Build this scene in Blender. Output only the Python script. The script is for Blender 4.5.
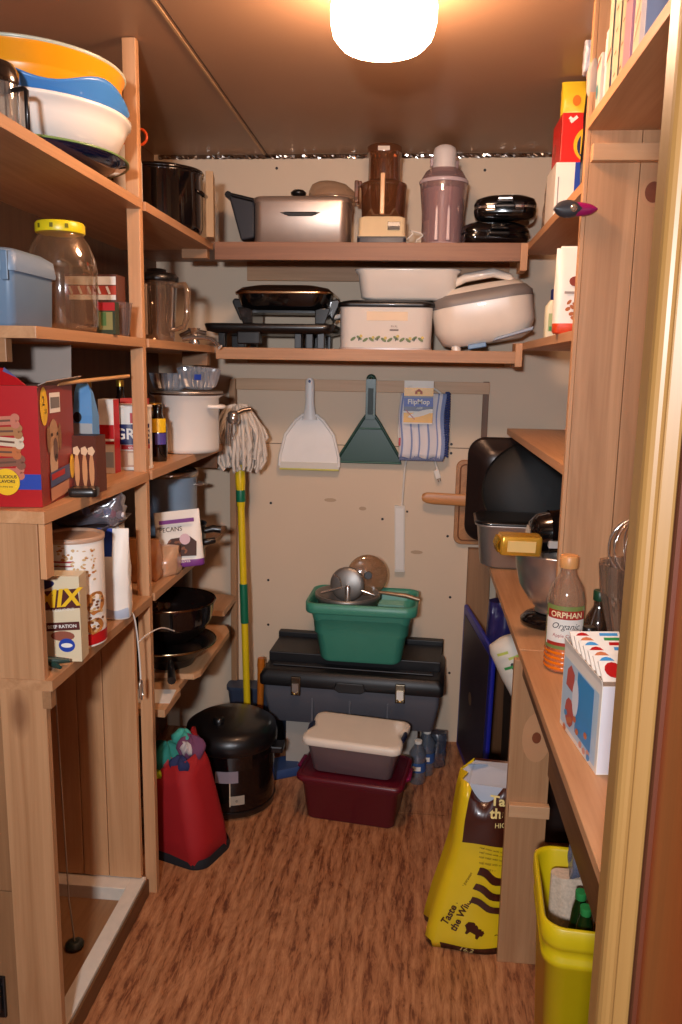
import bpy, math, random
from mathutils import Vector, Matrix, Euler, noise as mnoise
random.seed(7)
PI = math.pi
for o in list(bpy.data.objects): bpy.data.objects.remove(o)
SC = bpy.context.scene
COL = SC.collection

# ---------------------------------------------------------------- camera
cam = bpy.data.cameras.new('camera'); cam.sensor_fit = 'VERTICAL'; cam.sensor_height = 24.0
cam.lens = 803.0 / 1024.0 * 24.0; cam.clip_start = 0.02
co = bpy.data.objects.new('camera', cam); COL.objects.link(co); SC.camera = co
PIT, YAW, ROL = math.radians(10.18), math.radians(5.2), math.radians(-1.0)
f_ = Vector((-math.sin(YAW)*math.cos(PIT), math.cos(YAW)*math.cos(PIT), -math.sin(PIT)))
r_ = Vector((math.cos(YAW), math.sin(YAW), 0)); d_ = f_.cross(r_)
c_, s_ = math.cos(ROL), math.sin(ROL)
right = c_*r_ + s_*d_; down = -s_*r_ + c_*d_
m = Matrix((right, -down, -f_)).transposed().to_4x4(); m.translation = (0, 0, 1.52)
co.matrix_world = m

# ---------------------------------------------------------------- world, flash, exposure
w = bpy.data.worlds.new('world'); SC.world = w; w.use_nodes = True
w.node_tree.nodes['Background'].inputs[0].default_value = (0.75, 0.5, 0.34, 1)
w.node_tree.nodes['Background'].inputs[1].default_value = 0.11
SC.view_settings.view_transform = 'Standard'; SC.view_settings.look = 'None'
SC.view_settings.exposure = 0.31; SC.view_settings.gamma = 1; SC.view_settings.use_curve_mapping = False
fl = bpy.data.lights.new('camera_flash', 'AREA'); fl.shape = 'RECTANGLE'; fl.size = 0.12; fl.size_y = 0.08
fl.energy = 35.0; fl.color = (0.92, 0.94, 1.0)
fo = bpy.data.objects.new('camera_flash', fl); COL.objects.link(fo)
fo.matrix_world = Matrix.Translation((-0.16, -0.55, 1.68)) @ m.to_3x3().to_4x4()
LAMP_STRENGTH = 60.0
LAMP_COLOR = (1.0, 0.60, 0.37)

# ---------------------------------------------------------------- materials
def lin(h):
    if isinstance(h, tuple): return h + (1,) if len(h) == 3 else h
    h = h.lstrip('#'); v = [int(h[i:i+2], 16)/255 for i in (0, 2, 4)]
    return tuple(((c/12.92) if c <= 0.04045 else ((c+0.055)/1.055)**2.4) for c in v) + (1,)
def newmat(name):
    mt = bpy.data.materials.new(name); mt.use_nodes = True
    return mt, mt.node_tree.nodes, mt.node_tree.links
def mat(name, col, rough=0.5, metal=0.0, var=0.06, scale=18.0, bump=0.0, coat=0.0, trans=0.0, spec=0.5):
    mt, N, L = newmat(name); b = N['Principled BSDF']
    tc = N.new('ShaderNodeTexCoord'); nz = N.new('ShaderNodeTexNoise'); nz.inputs['Scale'].default_value = scale
    nz.inputs['Detail'].default_value = 4
    L.new(tc.outputs['Object'], nz.inputs['Vector'])
    hs = N.new('ShaderNodeHueSaturation'); hs.inputs['Color'].default_value = lin(col)
    mr = N.new('ShaderNodeMapRange'); mr.inputs['To Min'].default_value = 1-var; mr.inputs['To Max'].default_value = 1+var
    L.new(nz.outputs['Fac'], mr.inputs['Value']); L.new(mr.outputs[0], hs.inputs['Value'])
    L.new(hs.outputs[0], b.inputs['Base Color'])
    b.inputs['Roughness'].default_value = rough; b.inputs['Metallic'].default_value = metal
    b.inputs['Coat Weight'].default_value = coat; b.inputs['Specular IOR Level'].default_value = spec
    b.inputs['Transmission Weight'].default_value = trans
    if bump:
        bp = N.new('ShaderNodeBump'); bp.inputs['Strength'].default_value = bump; bp.inputs['Distance'].default_value = 0.002
        L.new(nz.outputs['Fac'], bp.inputs['Height']); L.new(bp.outputs[0], b.inputs['Normal'])
    return mt
def clear(name, tint='#ffffff', gloss=0.15, haze=0.0, hazecol='#ffffff', rough=0.05):
    """thin clear plastic or glass: see-through, tinted, with surface reflections"""
    mt, N, L = newmat(name); N.remove(N['Principled BSDF']); out = N['Material Output']
    tr = N.new('ShaderNodeBsdfTransparent'); tr.inputs[0].default_value = lin(tint)
    gl = N.new('ShaderNodeBsdfGlossy'); gl.inputs['Roughness'].default_value = rough
    df = N.new('ShaderNodeBsdfPrincipled'); df.inputs['Base Color'].default_value = lin(hazecol); df.inputs['Roughness'].default_value = 0.4
    lw = N.new('ShaderNodeLayerWeight'); lw.inputs[0].default_value = 0.35
    mp = N.new('ShaderNodeMath'); mp.operation = 'MULTIPLY_ADD'; mp.inputs[1].default_value = 0.6; mp.inputs[2].default_value = gloss*0.35
    L.new(lw.outputs['Facing'], mp.inputs[0])
    m1 = N.new('ShaderNodeMixShader'); L.new(mp.outputs[0], m1.inputs[0]); L.new(tr.outputs[0], m1.inputs[1]); L.new(gl.outputs[0], m1.inputs[2])
    m2 = N.new('ShaderNodeMixShader'); m2.inputs[0].default_value = haze
    L.new(m1.outputs[0], m2.inputs[1]); L.new(df.outputs[0], m2.inputs[2]); L.new(m2.outputs[0], out.inputs[0])
    return mt
def wood(name, light, dark, axis='y', freq=1.0, rough=0.55, contrast=0.5, knots=0.0, coat=0.0, streak=0.0):
    """softwood board: long wavering grain along one axis, darker knots"""
    mt, N, L = newmat(name); b = N['Principled BSDF']
    tc = N.new('ShaderNodeTexCoord'); oi = N.new('ShaderNodeObjectInfo')
    ad = N.new('ShaderNodeVectorMath'); ad.operation = 'ADD'
    sc = N.new('ShaderNodeMath'); sc.operation = 'MULTIPLY'; sc.inputs[1].default_value = 31.0
    L.new(oi.outputs['Random'], sc.inputs[0]); L.new(tc.outputs['Object'], ad.inputs[0]); L.new(sc.outputs[0], ad.inputs[1])
    mp = N.new('ShaderNodeMapping'); k = {'x': (0.9, 14, 14), 'y': (14, 0.9, 14), 'z': (14, 14, 0.9)}[axis]
    mp.inputs['Scale'].default_value = tuple(v*freq for v in k); L.new(ad.outputs[0], mp.inputs[0])
    n1 = N.new('ShaderNodeTexNoise'); n1.inputs['Scale'].default_value = 1.0; n1.inputs['Detail'].default_value = 7
    n1.inputs['Roughness'].default_value = 0.62; n1.inputs['Distortion'].default_value = 1.6
    L.new(mp.outputs[0], n1.inputs['Vector'])
    mp2 = N.new('ShaderNodeMapping'); k2 = {'x': (3, 160, 160), 'y': (160, 3, 160), 'z': (160, 160, 3)}[axis]
    mp2.inputs['Scale'].default_value = k2; L.new(ad.outputs[0], mp2.inputs[0])
    n2 = N.new('ShaderNodeTexNoise'); n2.inputs['Detail'].default_value = 2; L.new(mp2.outputs[0], n2.inputs['Vector'])
    n2.inputs['Scale'].default_value = 1.0
    mx = N.new('ShaderNodeMix'); mx.data_type = 'FLOAT'; mx.inputs[0].default_value = 0.22 + streak
    L.new(n1.outputs['Fac'], mx.inputs[2]); L.new(n2.outputs['Fac'], mx.inputs[3])
    cr = N.new('ShaderNodeValToRGB'); e = cr.color_ramp.elements
    e[0].position = 0.5 - 0.22/contrast*0.5; e[0].color = lin(dark); e[1].position = 0.5 + 0.2/contrast*0.5; e[1].color = lin(light)
    L.new(mx.outputs[0], cr.inputs[0]); last = cr.outputs[0]
    if knots:
        vp = N.new('ShaderNodeMapping'); k3 = {'x': (2.2, 5, 5), 'y': (5, 2.2, 5), 'z': (5, 5, 2.2)}[axis]
        vp.inputs['Scale'].default_value = k3; L.new(ad.outputs[0], vp.inputs[0])
        vo = N.new('ShaderNodeTexVoronoi'); vo.inputs['Scale'].default_value = 1.0; L.new(vp.outputs[0], vo.inputs['Vector'])
        kr = N.new('ShaderNodeValToRGB'); kr.color_ramp.elements[0].position = 0.05; kr.color_ramp.elements[0].color = (1, 1, 1, 1)
        kr.color_ramp.elements[1].position = 0.13; kr.color_ramp.elements[1].color = (0, 0, 0, 1)
        L.new(vo.outputs['Distance'], kr.inputs[0])
        km = N.new('ShaderNodeMix'); km.data_type = 'RGBA'; km.inputs[7].default_value = lin('#5a2c14')
        ml = N.new('ShaderNodeMath'); ml.operation = 'MULTIPLY'; ml.inputs[1].default_value = knots
        L.new(kr.outputs[0], ml.inputs[0]); L.new(ml.outputs[0], km.inputs[0]); L.new(last, km.inputs[6]); last = km.outputs[2]
    hs = N.new('ShaderNodeHueSaturation'); mr = N.new('ShaderNodeMapRange'); mr.inputs['To Min'].default_value = 0.9; mr.inputs['To Max'].default_value = 1.08
    L.new(oi.outputs['Random'], mr.inputs['Value']); L.new(mr.outputs[0], hs.inputs['Value']); L.new(last, hs.inputs['Color'])
    L.new(hs.outputs[0], b.inputs['Base Color'])
    b.inputs['Roughness'].default_value = rough; b.inputs['Coat Weight'].default_value = coat; b.inputs['Coat Roughness'].default_value = 0.25
    bp = N.new('ShaderNodeBump'); bp.inputs['Strength'].default_value = 0.25; bp.inputs['Distance'].default_value = 0.001
    L.new(mx.outputs[0], bp.inputs['Height']); L.new(bp.outputs[0], b.inputs['Normal'])
    return mt
def emis(name, col, s):
    mt, N, L = newmat(name); N.remove(N['Principled BSDF'])
    e = N.new('ShaderNodeEmission'); e.inputs[0].default_value = tuple(col)+(1,); e.inputs[1].default_value = s
    L.new(e.outputs[0], N['Material Output'].inputs[0]); return mt

WOODC = {}
def pine(axis, tone='a'):
    k = (axis, tone)
    if k not in WOODC:
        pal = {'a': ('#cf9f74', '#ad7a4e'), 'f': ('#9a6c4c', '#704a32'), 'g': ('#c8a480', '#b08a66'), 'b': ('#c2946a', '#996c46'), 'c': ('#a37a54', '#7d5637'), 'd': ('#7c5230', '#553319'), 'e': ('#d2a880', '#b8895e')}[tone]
        WOODC[k] = wood('pine_'+tone+'_'+axis, pal[0], pal[1], axis, contrast=0.45, knots=0.55, rough=0.5)
    return WOODC[k]
MT = {}
def g(name, *a, **k):
    if name not in MT: MT[name] = mat(name, *a, **k)
    return MT[name]
BLK = g('black_plastic', '#0d0d0f', 0.35, coat=0.2)
BLKG = g('black_enamel', '#08080a', 0.12, coat=0.6)
WHT = g('white_plastic', '#e2dcd2', 0.35)
ENA = g('white_enamel', '#ece6dd', 0.12, coat=0.5, var=0.02)
STEEL = g('brushed_steel', '#c4bdb5', 0.28, metal=.85, var=0.05, scale=60)
CHR = g('chrome', '#dedad4', 0.14, metal=.9, var=0.02)
GRYP = g('grey_plastic', '#6e7079', 0.4)
RED = g('red_print', '#b4161a', 0.4)
YEL = g('yellow_print', '#e6b81e', 0.4)
BLU = g('blue_print', '#1f3f9c', 0.4)
NAVY = g('navy_print', '#1c2458', 0.35)
PAPER = g('white_print', '#e9e4da', 0.5)
BRN = g('brown_print', '#4a1c12', 0.45)
TAN = g('tan_print', '#c99a63', 0.5)
CARD = g('cardboard', '#a88b6a', 0.8)
GRN = g('green_print', '#2f8a46', 0.4)
INK = g('dark_ink', '#1b1618', 0.5)

# ---------------------------------------------------------------- mesh builder
class MB:
    def __init__(s): s.v = []; s.f = []; s.m = []; s.sm = []; s.mats = []; s.T = Matrix.Identity(4)
    def mi(s, mt):
        if mt not in s.mats: s.mats.append(mt)
        return s.mats.index(mt)
    def add(s, vs, fs, mt, smooth=False):
        o = len(s.v); s.v += [s.T @ Vector(v) for v in vs]
        for i, f in enumerate(fs):
            s.f.append([o+k for k in f]); s.m.append(s.mi(mt[i] if isinstance(mt, list) else mt)); s.sm.append(smooth)
        return s
    def box(s, x0, x1, y0, y1, z0, z1, mt, mats=None):
        """mats: optional dict of face name -> material, names -x +x -y +y -z +z"""
        vs = [(x, y, z) for x in (x0, x1) for y in (y0, y1) for z in (z0, z1)]
        fs = {'-x': (0, 1, 3, 2), '+x': (4, 6, 7, 5), '-y': (0, 4, 5, 1), '+y': (2, 3, 7, 6), '-z': (0, 2, 6, 4), '+z': (1, 5, 7, 3)}
        mats = mats or {}
        return s.add(vs, list(fs.values()), [mats.get(k, mt) for k in fs])
    def loft(s, rings, mt, cap0=True, cap1=True, closed=True, smooth=True, matfn=None):
        n = len(rings[0]); vs = [p for r in rings for p in r]; fs = []; ml = []
        for i in range(len(rings)-1):
            for j in range(n if closed else n-1):
                k = (j+1) % n
                fs.append((i*n+j, i*n+k, (i+1)*n+k, (i+1)*n+j)); ml.append(matfn(i, j) if matfn else mt)
        s.add(vs, fs, ml, smooth)
        if closed and cap0: s.add(rings[0], [tuple(reversed(range(n)))], matfn(0, 0) if matfn else mt)
        if closed and cap1: s.add(rings[-1], [tuple(range(n))], matfn(len(rings)-2, 0) if matfn else mt)
        return s
    def lathe(s, prof, mt, c=(0, 0), n=32, cap0=True, cap1=True, matfn=None, sx=1, sy=1):
        rings = [[(c[0]+r*sx*math.cos(2*PI*j/n), c[1]+r*sy*math.sin(2*PI*j/n), z) for j in range(n)] for r, z in prof]
        return s.loft(rings, mt, cap0, cap1, matfn=matfn)
    def rr(s, hw, hd, r, z, c=(0, 0), k=5, bulge=0):
        pts = []
        for q, (sx, sy) in enumerate(((1, 1), (-1, 1), (-1, -1), (1, -1))):
            for i in range(k+1):
                a = q*PI/2 + i*PI/2/k
                pts.append((c[0]+sx*(hw-r)+r*math.cos(a), c[1]+sy*(hd-r)+r*math.sin(a), z))
        return pts
    def rbox(s, prof, mt, c=(0, 0), cap0=True, cap1=True, matfn=None, k=5):
        """prof: list of (half width, half depth, corner radius, z)"""
        return s.loft([s.rr(a, b, min(r, a*.999, b*.999), z, c, k) for a, b, r, z in prof], mt, cap0, cap1, matfn=matfn)
    def tube(s, pts, r, mt, n=8, cap=True):
        pts = [Vector(p) for p in pts]; rings = []
        up = Vector((0, 0, 1)); prev = None
        for i, p in enumerate(pts):
            t = (pts[min(i+1, len(pts)-1)] - pts[max(i-1, 0)]).normalized()
            if prev is None:
                a = up if abs(t.dot(up)) < 0.9 else Vector((1, 0, 0)); u = t.cross(a).normalized()
            else:
                u = (prev - t*prev.dot(t)); u = u.normalized() if u.length > 1e-6 else t.orthogonal().normalized()
            prev = u; v = t.cross(u); rad = r[i] if isinstance(r, (list, tuple)) else r
            rings.append([tuple(p + u*rad*math.cos(2*PI*j/n) + v*rad*math.sin(2*PI*j/n)) for j in range(n)])
        return s.loft(rings, mt, cap, cap)
    def prism(s, out, y0, y1, mt, sidemat=None):
        """outline in x,z extruded along y"""
        n = len(out); vs = [(x, y0, z) for x, z in out] + [(x, y1, z) for x, z in out]
        fs = [tuple(range(n)), tuple(reversed(range(n, 2*n)))] + [(j, (j+1) % n, n+(j+1) % n, n+j)[::-1] for j in range(n)]
        return s.add(vs, fs, [mt, mt] + [sidemat or mt]*n)
    def quad(s, p, mt): return s.add(p, [(0, 1, 2, 3)], mt)
    def decal(s, o, u, v, w, h, mt, off=0.0008, shape='rect', n=20):
        """flat print on a face: centre o, right u, up v"""
        o, u, v = Vector(o), Vector(u).normalized(), Vector(v).normalized(); nn = u.cross(v)
        if shape == 'rect': q = [(-.5, -.5), (.5, -.5), (.5, .5), (-.5, .5)]
        elif shape == 'oval': q = [(.5*math.cos(2*PI*i/n), .5*math.sin(2*PI*i/n)) for i in range(n)]
        else: q = shape
        vs = [o + nn*off + u*(a*w) + v*(b*h) for a, b in q]
        return s.add(vs, [tuple(range(len(vs)))], mt)
    def patch(s, R, a0, a1, z0, z1, mt, n=12, c=(0, 0)):
        """print wrapped on a cylinder"""
        R += 0.0009; vs = []
        for i in range(n+1):
            a = a0+(a1-a0)*i/n
            vs += [(c[0]+R*math.cos(a), c[1]+R*math.sin(a), z0), (c[0]+R*math.cos(a), c[1]+R*math.sin(a), z1)]
        return s.add(vs, [(2*i, 2*i+2, 2*i+3, 2*i+1) for i in range(n)], mt, True)
    def text(s, body, size, mt, o=(0, 0, 0), u=(1, 0, 0), v=(0, 0, 1), off=0.0016, warp=None, wide=1.0, shear=0, bold=0.0):
        cu = bpy.data.curves.new('t', 'FONT'); cu.body = body; cu.size = size; cu.align_x = 'CENTER'; cu.align_y = 'CENTER'
        cu.shear = shear; cu.resolution_u = 3; cu.offset = bold*size
        ob = bpy.data.objects.new('t', cu); me = bpy.data.meshes.new_from_object(ob)
        o, u, v = Vector(o), Vector(u).normalized(), Vector(v).normalized(); nn = u.cross(v)
        if warp: vs = [warp(p.co.x*wide, p.co.y) for p in me.vertices]
        else: vs = [o + nn*off + u*p.co.x*wide + v*p.co.y for p in me.vertices]
        fs = [tuple(p.vertices) for p in me.polygons]
        s.add(vs, fs, mt); bpy.data.objects.remove(ob); bpy.data.meshes.remove(me); bpy.data.curves.remove(cu)
        return s
    def ctext(s, body, size, mt, R, a, z, wide=1.0, c=(0, 0), shear=0, bold=0):
        R += 0.0016
        return s.text(body, size, mt, wide=wide, shear=shear, bold=bold, warp=lambda x, y: (c[0]+R*math.cos(a+x/R), c[1]+R*math.sin(a+x/R), z+y))
    def build(s, name, parent=None, bevel=0.0, seg=2, solid=0.0, sub=0):
        me = bpy.data.meshes.new(name); me.from_pydata([tuple(v) for v in s.v], [], s.f)
        for mt in s.mats: me.materials.append(mt)
        for p, i, sm in zip(me.polygons, s.m, s.sm): p.material_index = i; p.use_smooth = sm
        me.update()
        o = bpy.data.objects.new(name, me); COL.objects.link(o)
        if parent: o.parent = parent
        if solid:
            q = o.modifiers.new('s', 'SOLIDIFY'); q.thickness = solid; q.offset = 0
        if sub:
            q = o.modifiers.new('u', 'SUBSURF'); q.levels = sub; q.render_levels = sub
        if bevel:
            q = o.modifiers.new('b', 'BEVEL'); q.width = bevel; q.segments = seg; q.limit_method = 'ANGLE'; q.angle_limit = math.radians(40)
        return o
def thing(name, label, cat, loc=(0, 0, 0), rz=0, group=None, rot=None):
    o = bpy.data.objects.new(name, None); COL.objects.link(o); o.empty_display_size = 0.05
    o.location = loc; o.rotation_euler = rot if rot else (0, 0, rz); o['label'] = label; o['category'] = cat
    if group: o['group'] = group
    return o
def solo(name, mb, label, cat, loc=(0, 0, 0), rz=0, group=None, bevel=0, rot=None, **k):
    o = mb.build(name, None, bevel, **k); o.location = loc; o.rotation_euler = rot if rot else (0, 0, rz)
    o['label'] = label; o['category'] = cat
    if group: o['group'] = group
    return o
def struct(name, mb, bevel=0):
    o = mb.build(name, None, bevel); o['kind'] = 'structure'; return o
def arc(c, r, a0, a1, n, plane='xz', y=0):
    out = []
    for i in range(n+1):
        a = a0+(a1-a0)*i/n; p, q = c[0]+r*math.cos(a), c[1]+r*math.sin(a)
        out.append((p, y, q) if plane == 'xz' else ((p, q, y) if plane == 'xy' else (y, p, q)))
    return out
def wire(name, pts, r, mt, parent=None):
    """smooth round cord through points"""
    P = [Vector(p) for p in pts]; out = []
    for i in range(len(P)-1):
        p0, p1, p2, p3 = P[max(i-1, 0)], P[i], P[i+1], P[min(i+2, len(P)-1)]
        for k in range(6):
            t = k/6; out.append(0.5*((2*p1)+(p2-p0)*t+(2*p0-5*p1+4*p2-p3)*t*t+(3*p1-p0-3*p2+p3)*t**3))
    out.append(P[-1]); return MB().tube(out, r, mt, 8).build(name, parent)
# ================================================================ the setting
XL, XR, YF, YB, H = -1.02, 0.70, 0.80, 3.145, 2.30
def ply_floor():
    mt, N, L = newmat('plywood_floor'); b = N['Principled BSDF']; tc = N.new('ShaderNodeTexCoord')
    def nz(sc, det, dist, rough=.6):
        mp = N.new('ShaderNodeMapping'); mp.inputs['Scale'].default_value = sc; L.new(tc.outputs['Object'], mp.inputs[0])
        n_ = N.new('ShaderNodeTexNoise'); n_.inputs['Scale'].default_value = 1; n_.inputs['Detail'].default_value = det
        n_.inputs['Distortion'].default_value = dist; n_.inputs['Roughness'].default_value = rough; L.new(mp.outputs[0], n_.inputs['Vector']); return n_.outputs['Fac']
    def mixf(a, b_, f):
        m_ = N.new('ShaderNodeMix'); m_.data_type = 'FLOAT'; m_.inputs[0].default_value = f; L.new(a, m_.inputs[2]); L.new(b_, m_.inputs[3]); return m_.outputs[0]
    big = nz((7, 2.2, 5), 6, 3.2, .65); fine = nz((110, 16, 40), 4, .8, .75)
    wv = N.new('ShaderNodeTexWave'); wv.wave_type = 'BANDS'; wv.bands_direction = 'X'; mp = N.new('ShaderNodeMapping'); mp.inputs['Scale'].default_value = (1, .22, 1)
    L.new(tc.outputs['Object'], mp.inputs[0]); L.new(mp.outputs[0], wv.inputs[0]); wv.inputs['Scale'].default_value = 9; wv.inputs['Distortion'].default_value = 9
    wv.inputs['Detail'].default_value = 3; wv.inputs['Detail Scale'].default_value = 1.6
    f = mixf(mixf(big, wv.outputs['Fac'], .16), fine, .50)
    cr = N.new('ShaderNodeValToRGB'); e = cr.color_ramp.elements; e[0].position = .39; e[0].color = lin('#6a3a24'); e[1].position = .60; e[1].color = lin('#ba8259')
    e2 = e.new(.47); e2.color = lin('#99623e'); L.new(f, cr.inputs[0]); L.new(cr.outputs[0], b.inputs['Base Color']); b.inputs['Roughness'].default_value = .45
    bp = N.new('ShaderNodeBump'); bp.inputs['Strength'].default_value = .3; bp.inputs['Distance'].default_value = .001; L.new(f, bp.inputs['Height']); L.new(bp.outputs[0], b.inputs['Normal'])
    return mt
M_FLOOR = ply_floor()
struct('floor', MB().box(-1.6, 1.4, -1.2, 1.36, -0.05, 0, M_FLOOR).box(-1.6, 1.4, 1.363, 2.575, -0.05, 0, M_FLOOR).box(-1.6, 1.4, 2.578, 3.3, -0.05, 0, M_FLOOR))
M_CEIL = mat('ceiling_paint', '#a98466', 0.45, var=0.08, scale=3)
M_CEILS = mat('ceiling_batten', '#c9a478', 0.5)
cb = MB().box(-1.6, 1.4, -1.2, 3.3, H, H+.05, M_CEIL); struct('ceiling', cb)
struct('trim_1', MB().box(-0.600, -0.594, 0.8, YB, H-.004, H, M_CEILS).box(-0.588, -0.585, 0.8, YB, H-.002, H, g('seam_and_shadow', '#4a3526', 0.8)))  # pale batten line; the dark line beside it is its shadow, painted on
M_WALL = mat('back_wall_board', '#d6c0a6', 0.6, var=0.05, scale=2.5, bump=0.1)
M_WOODW = wood('side_wall_plywood', '#7a5233', '#553520', 'z', contrast=0.4, rough=0.6)
wb = MB().box(-1.2, 0.9, YB, YB+.05, 0, 1.219, M_WALL).box(-1.2, 0.9, YB, YB+.05, 1.222, H, M_WALL).box(-1.2, .9, YB+.004, YB+.05, 1.219, 1.222, g('seam_and_shadow', '#4a3526', 0.8))
for x, z in ((-.57, .98), (-.58, .66), (.10, .24), (.14, 1.20), (.14, 1.235), (-.12, .93), (.14, .87), (.17, .30), (-.58, .47), (.16, .62), (-.55, 2.25), (-.10, 2.25), (.22, 2.24)):
    wb.decal((x, YB, z), (1, 0, 0), (0, 0, 1), .011, .011, INK, shape='oval', n=8)
for x, z, a in ((-.33, 1.0, .05), (-.20, .97, .03), (-.05, .93, .04), (.02, .80, .05)):
    wb.decal((x, YB, z), (1, 0, 0), (0, 0, 1), a, .016, g('scuff', '#b69c80', 0.7), shape='oval', n=10)
struct('wall_back', wb)
struct('wall_left', MB().box(XL-.05, XL, 0.7, YB+.05, 0, H, M_WOODW))
struct('wall_right', MB().box(XR, XR+.05, 0.7, YB+.05, 0, H, mat('right_wall_board', '#a98f74', 0.6, var=.05, scale=3)))
struct('wall_front', MB().box(-1.6, -0.72, .68, .80, 0, H, M_WALL).box(0.2435, 1.4, .764, .80, 0, H, M_WALL).box(-0.72, 0.236, .68, .80, 2.17, H, M_WALL))
rf = MB()                                                   # crinkled foil tape along the top of the back wall
n = 170; vs = []
for i in range(n+1):
    x = -1.0+1.66*i/n
    for k, z in enumerate((H-.001, H-.006, H-.013, H-.018)):
        vs.append((x, YB-.003-random.random()*.006*(1 if 0 < k else 0), z + (random.random()-.5)*.003*(k > 0)))
rf.add(vs, [(4*i+k, 4*i+k+1, 4*i+k+5, 4*i+k+4) for i in range(n) for k in range(3)], g('foil', '#b9b2ab', 0.18, metal=1.0))
struct('trim_2', rf)

# door casing at the right: moulded profile running from floor to head
M_CAS = wood('varnished_casing', '#ab8149', '#8f6836', 'z', contrast=0.3, rough=0.45, coat=0.05)
prof = [(.2430, .80), (.2120, .80), (.2120, .772), (.2130, .7665), (.2155, .7625), (.2190, .7600), (.2225, .7590), (.2255, .7600), (.2275, .7625), (.2290, .7625), (.2390, .7590), (.2415, .7595), (.2430, .7620)]
pm = MB(); pm.loft([[(x, y, 0) for x, y in prof[::-1]], [(x, y, 2.20) for x, y in prof[::-1]]], M_CAS, smooth=False)
struct('trim_3', pm)
struct('trim_4', MB().box(-0.76, -.72, .69, .81, 0, 2.2, M_CAS).box(-.76, .236, .70, .80, 2.16, 2.20, M_CAS))
M_DOOR = wood('stained_door', '#a4501f', '#7a3412', 'z', contrast=0.35, rough=0.35, coat=0.2)
dr = struct('door_1', MB().box(.2475, .290, .03, .760, .01, 2.15, M_DOOR), bevel=.003)
MB().box(.2432, .2475, .752, .7635, .01, 2.20, g('door_gap', '#5c2a14', 0.6)).build('door_gap_shade', dr)  # added filler: shade of the open gap beside the door, put in as colour
for z in (.5, 1.7):
    MB().tube([(.2515, .762, z-.04), (.2515, .762, z+.04)], .004, g('hinge_brass', '#8f6a35', .35, metal=1), 8).build('hinge', dr)

# ================================================================ carpentry
def poly_board(mb, pts, z0, z1, mt):
    n = len(pts)
    a = sum(pts[i][0]*pts[(i+1) % n][1]-pts[(i+1) % n][0]*pts[i][1] for i in range(n))
    if a < 0: pts = pts[::-1]
    mb.loft([[(x, y, z0) for x, y in pts], [(x, y, z1) for x, y in pts]], mt, smooth=False); return mb
def shelf(label, pts, top, th=.022, axis='y', tone='b', extra=(), group=None):
    cx = sum(p[0] for p in pts)/len(pts); cy = sum(p[1] for p in pts)/len(pts)
    t = thing('shelf', label, 'shelf', (cx, cy, top-th), 0, group)
    poly_board(MB(), [(x-cx, y-cy) for x, y in pts], 0, th, pine(axis, tone)).build('board', t, .0015)
    for nm, (x0, x1, y0, y1, z0, z1), ax, tn in extra:
        MB().box(x0-cx, x1-cx, y0-cy, y1-cy, z0-top+th, z1-top+th, pine(ax, tn)).build(nm, t, .0015)
    return t
FX = -.70
def notch(y0, y1): return [(XL, y0), (FX, y0), (FX, 2.053), (-.743, 2.053), (-.743, 2.082), (FX, 2.082), (FX, y1), (XL, y1)]
shelf('topmost left shelf board carrying the mixing bowls and black roasting pot', notch(1.0, 2.765), 1.925,
      extra=[('cleat', (-.80, FX-.012, 2.735, 2.765, 1.872, 1.903), 'x', 'c')])
shelf('left shelf board under the big glass jar and blender', notch(1.45, 2.765), 1.586,
      extra=[('cleat', (-.80, FX-.012, 2.72, 2.762, 1.52, 1.564), 'x', 'c'), ('cleat', (XL, -.76, 1.452, 1.475, 1.52, 1.564), 'x', 'c')])
shelf('left shelf board at chest height under the biscuit box and white pot', notch(1.446, 2.90), 1.24, .024, tone='a',
      extra=[('cleat', (XL, FX-.02, 2.87, 2.90, 1.15, 1.216), 'x', 'd')])
shelf('left shelf board holding the mix box and oat canister', notch(1.446, 2.62), .90,
      extra=[('cleat', (-.722, FX-.004, 1.446, 1.47, .84, .878), 'y', 'c')])
shelf('short raised board at the back corner beyond the skillet', [(XL, 2.895), (-.705, 2.895), (-.705, YB-.03), (XL, YB-.03)], .60, tone='e')
s6 = shelf('lowest left shelf board under the skillet', [(XL, 2.142), (FX, 2.142), (FX, 2.30), (-.712, 2.32), (-.712, 2.94), (XL, 2.94)], .53, tone='e')
solo('loose_board', poly_board(MB(), [(-.17, -.25), (.13, -.24), (.145, -.21), (.145, .19), (.12, .25), (-.17, .25)], 0, .018, pine('y', 'e')),
     'loose board lying on the lowest left shelf under the skillet, jutting into the aisle', 'board', (-.81, 2.62, .5305), bevel=.002)
solo('post', MB().box(-.018, .016, -.0425, -.018, 0, H-.002, pine('z', 'a')), 'floor to ceiling wooden post at the front of the left shelves', 'post', (-.723, 2.0975, 0), bevel=.002)
solo('corner_strut', MB().box(-.012, .012, -.018, .018, 0, 1.47, pine('z', 'b')), 'thin wooden strut on the back wall behind the yellow mop handle', 'strut', (-.716, 3.124, 0), bevel=.001)
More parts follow.
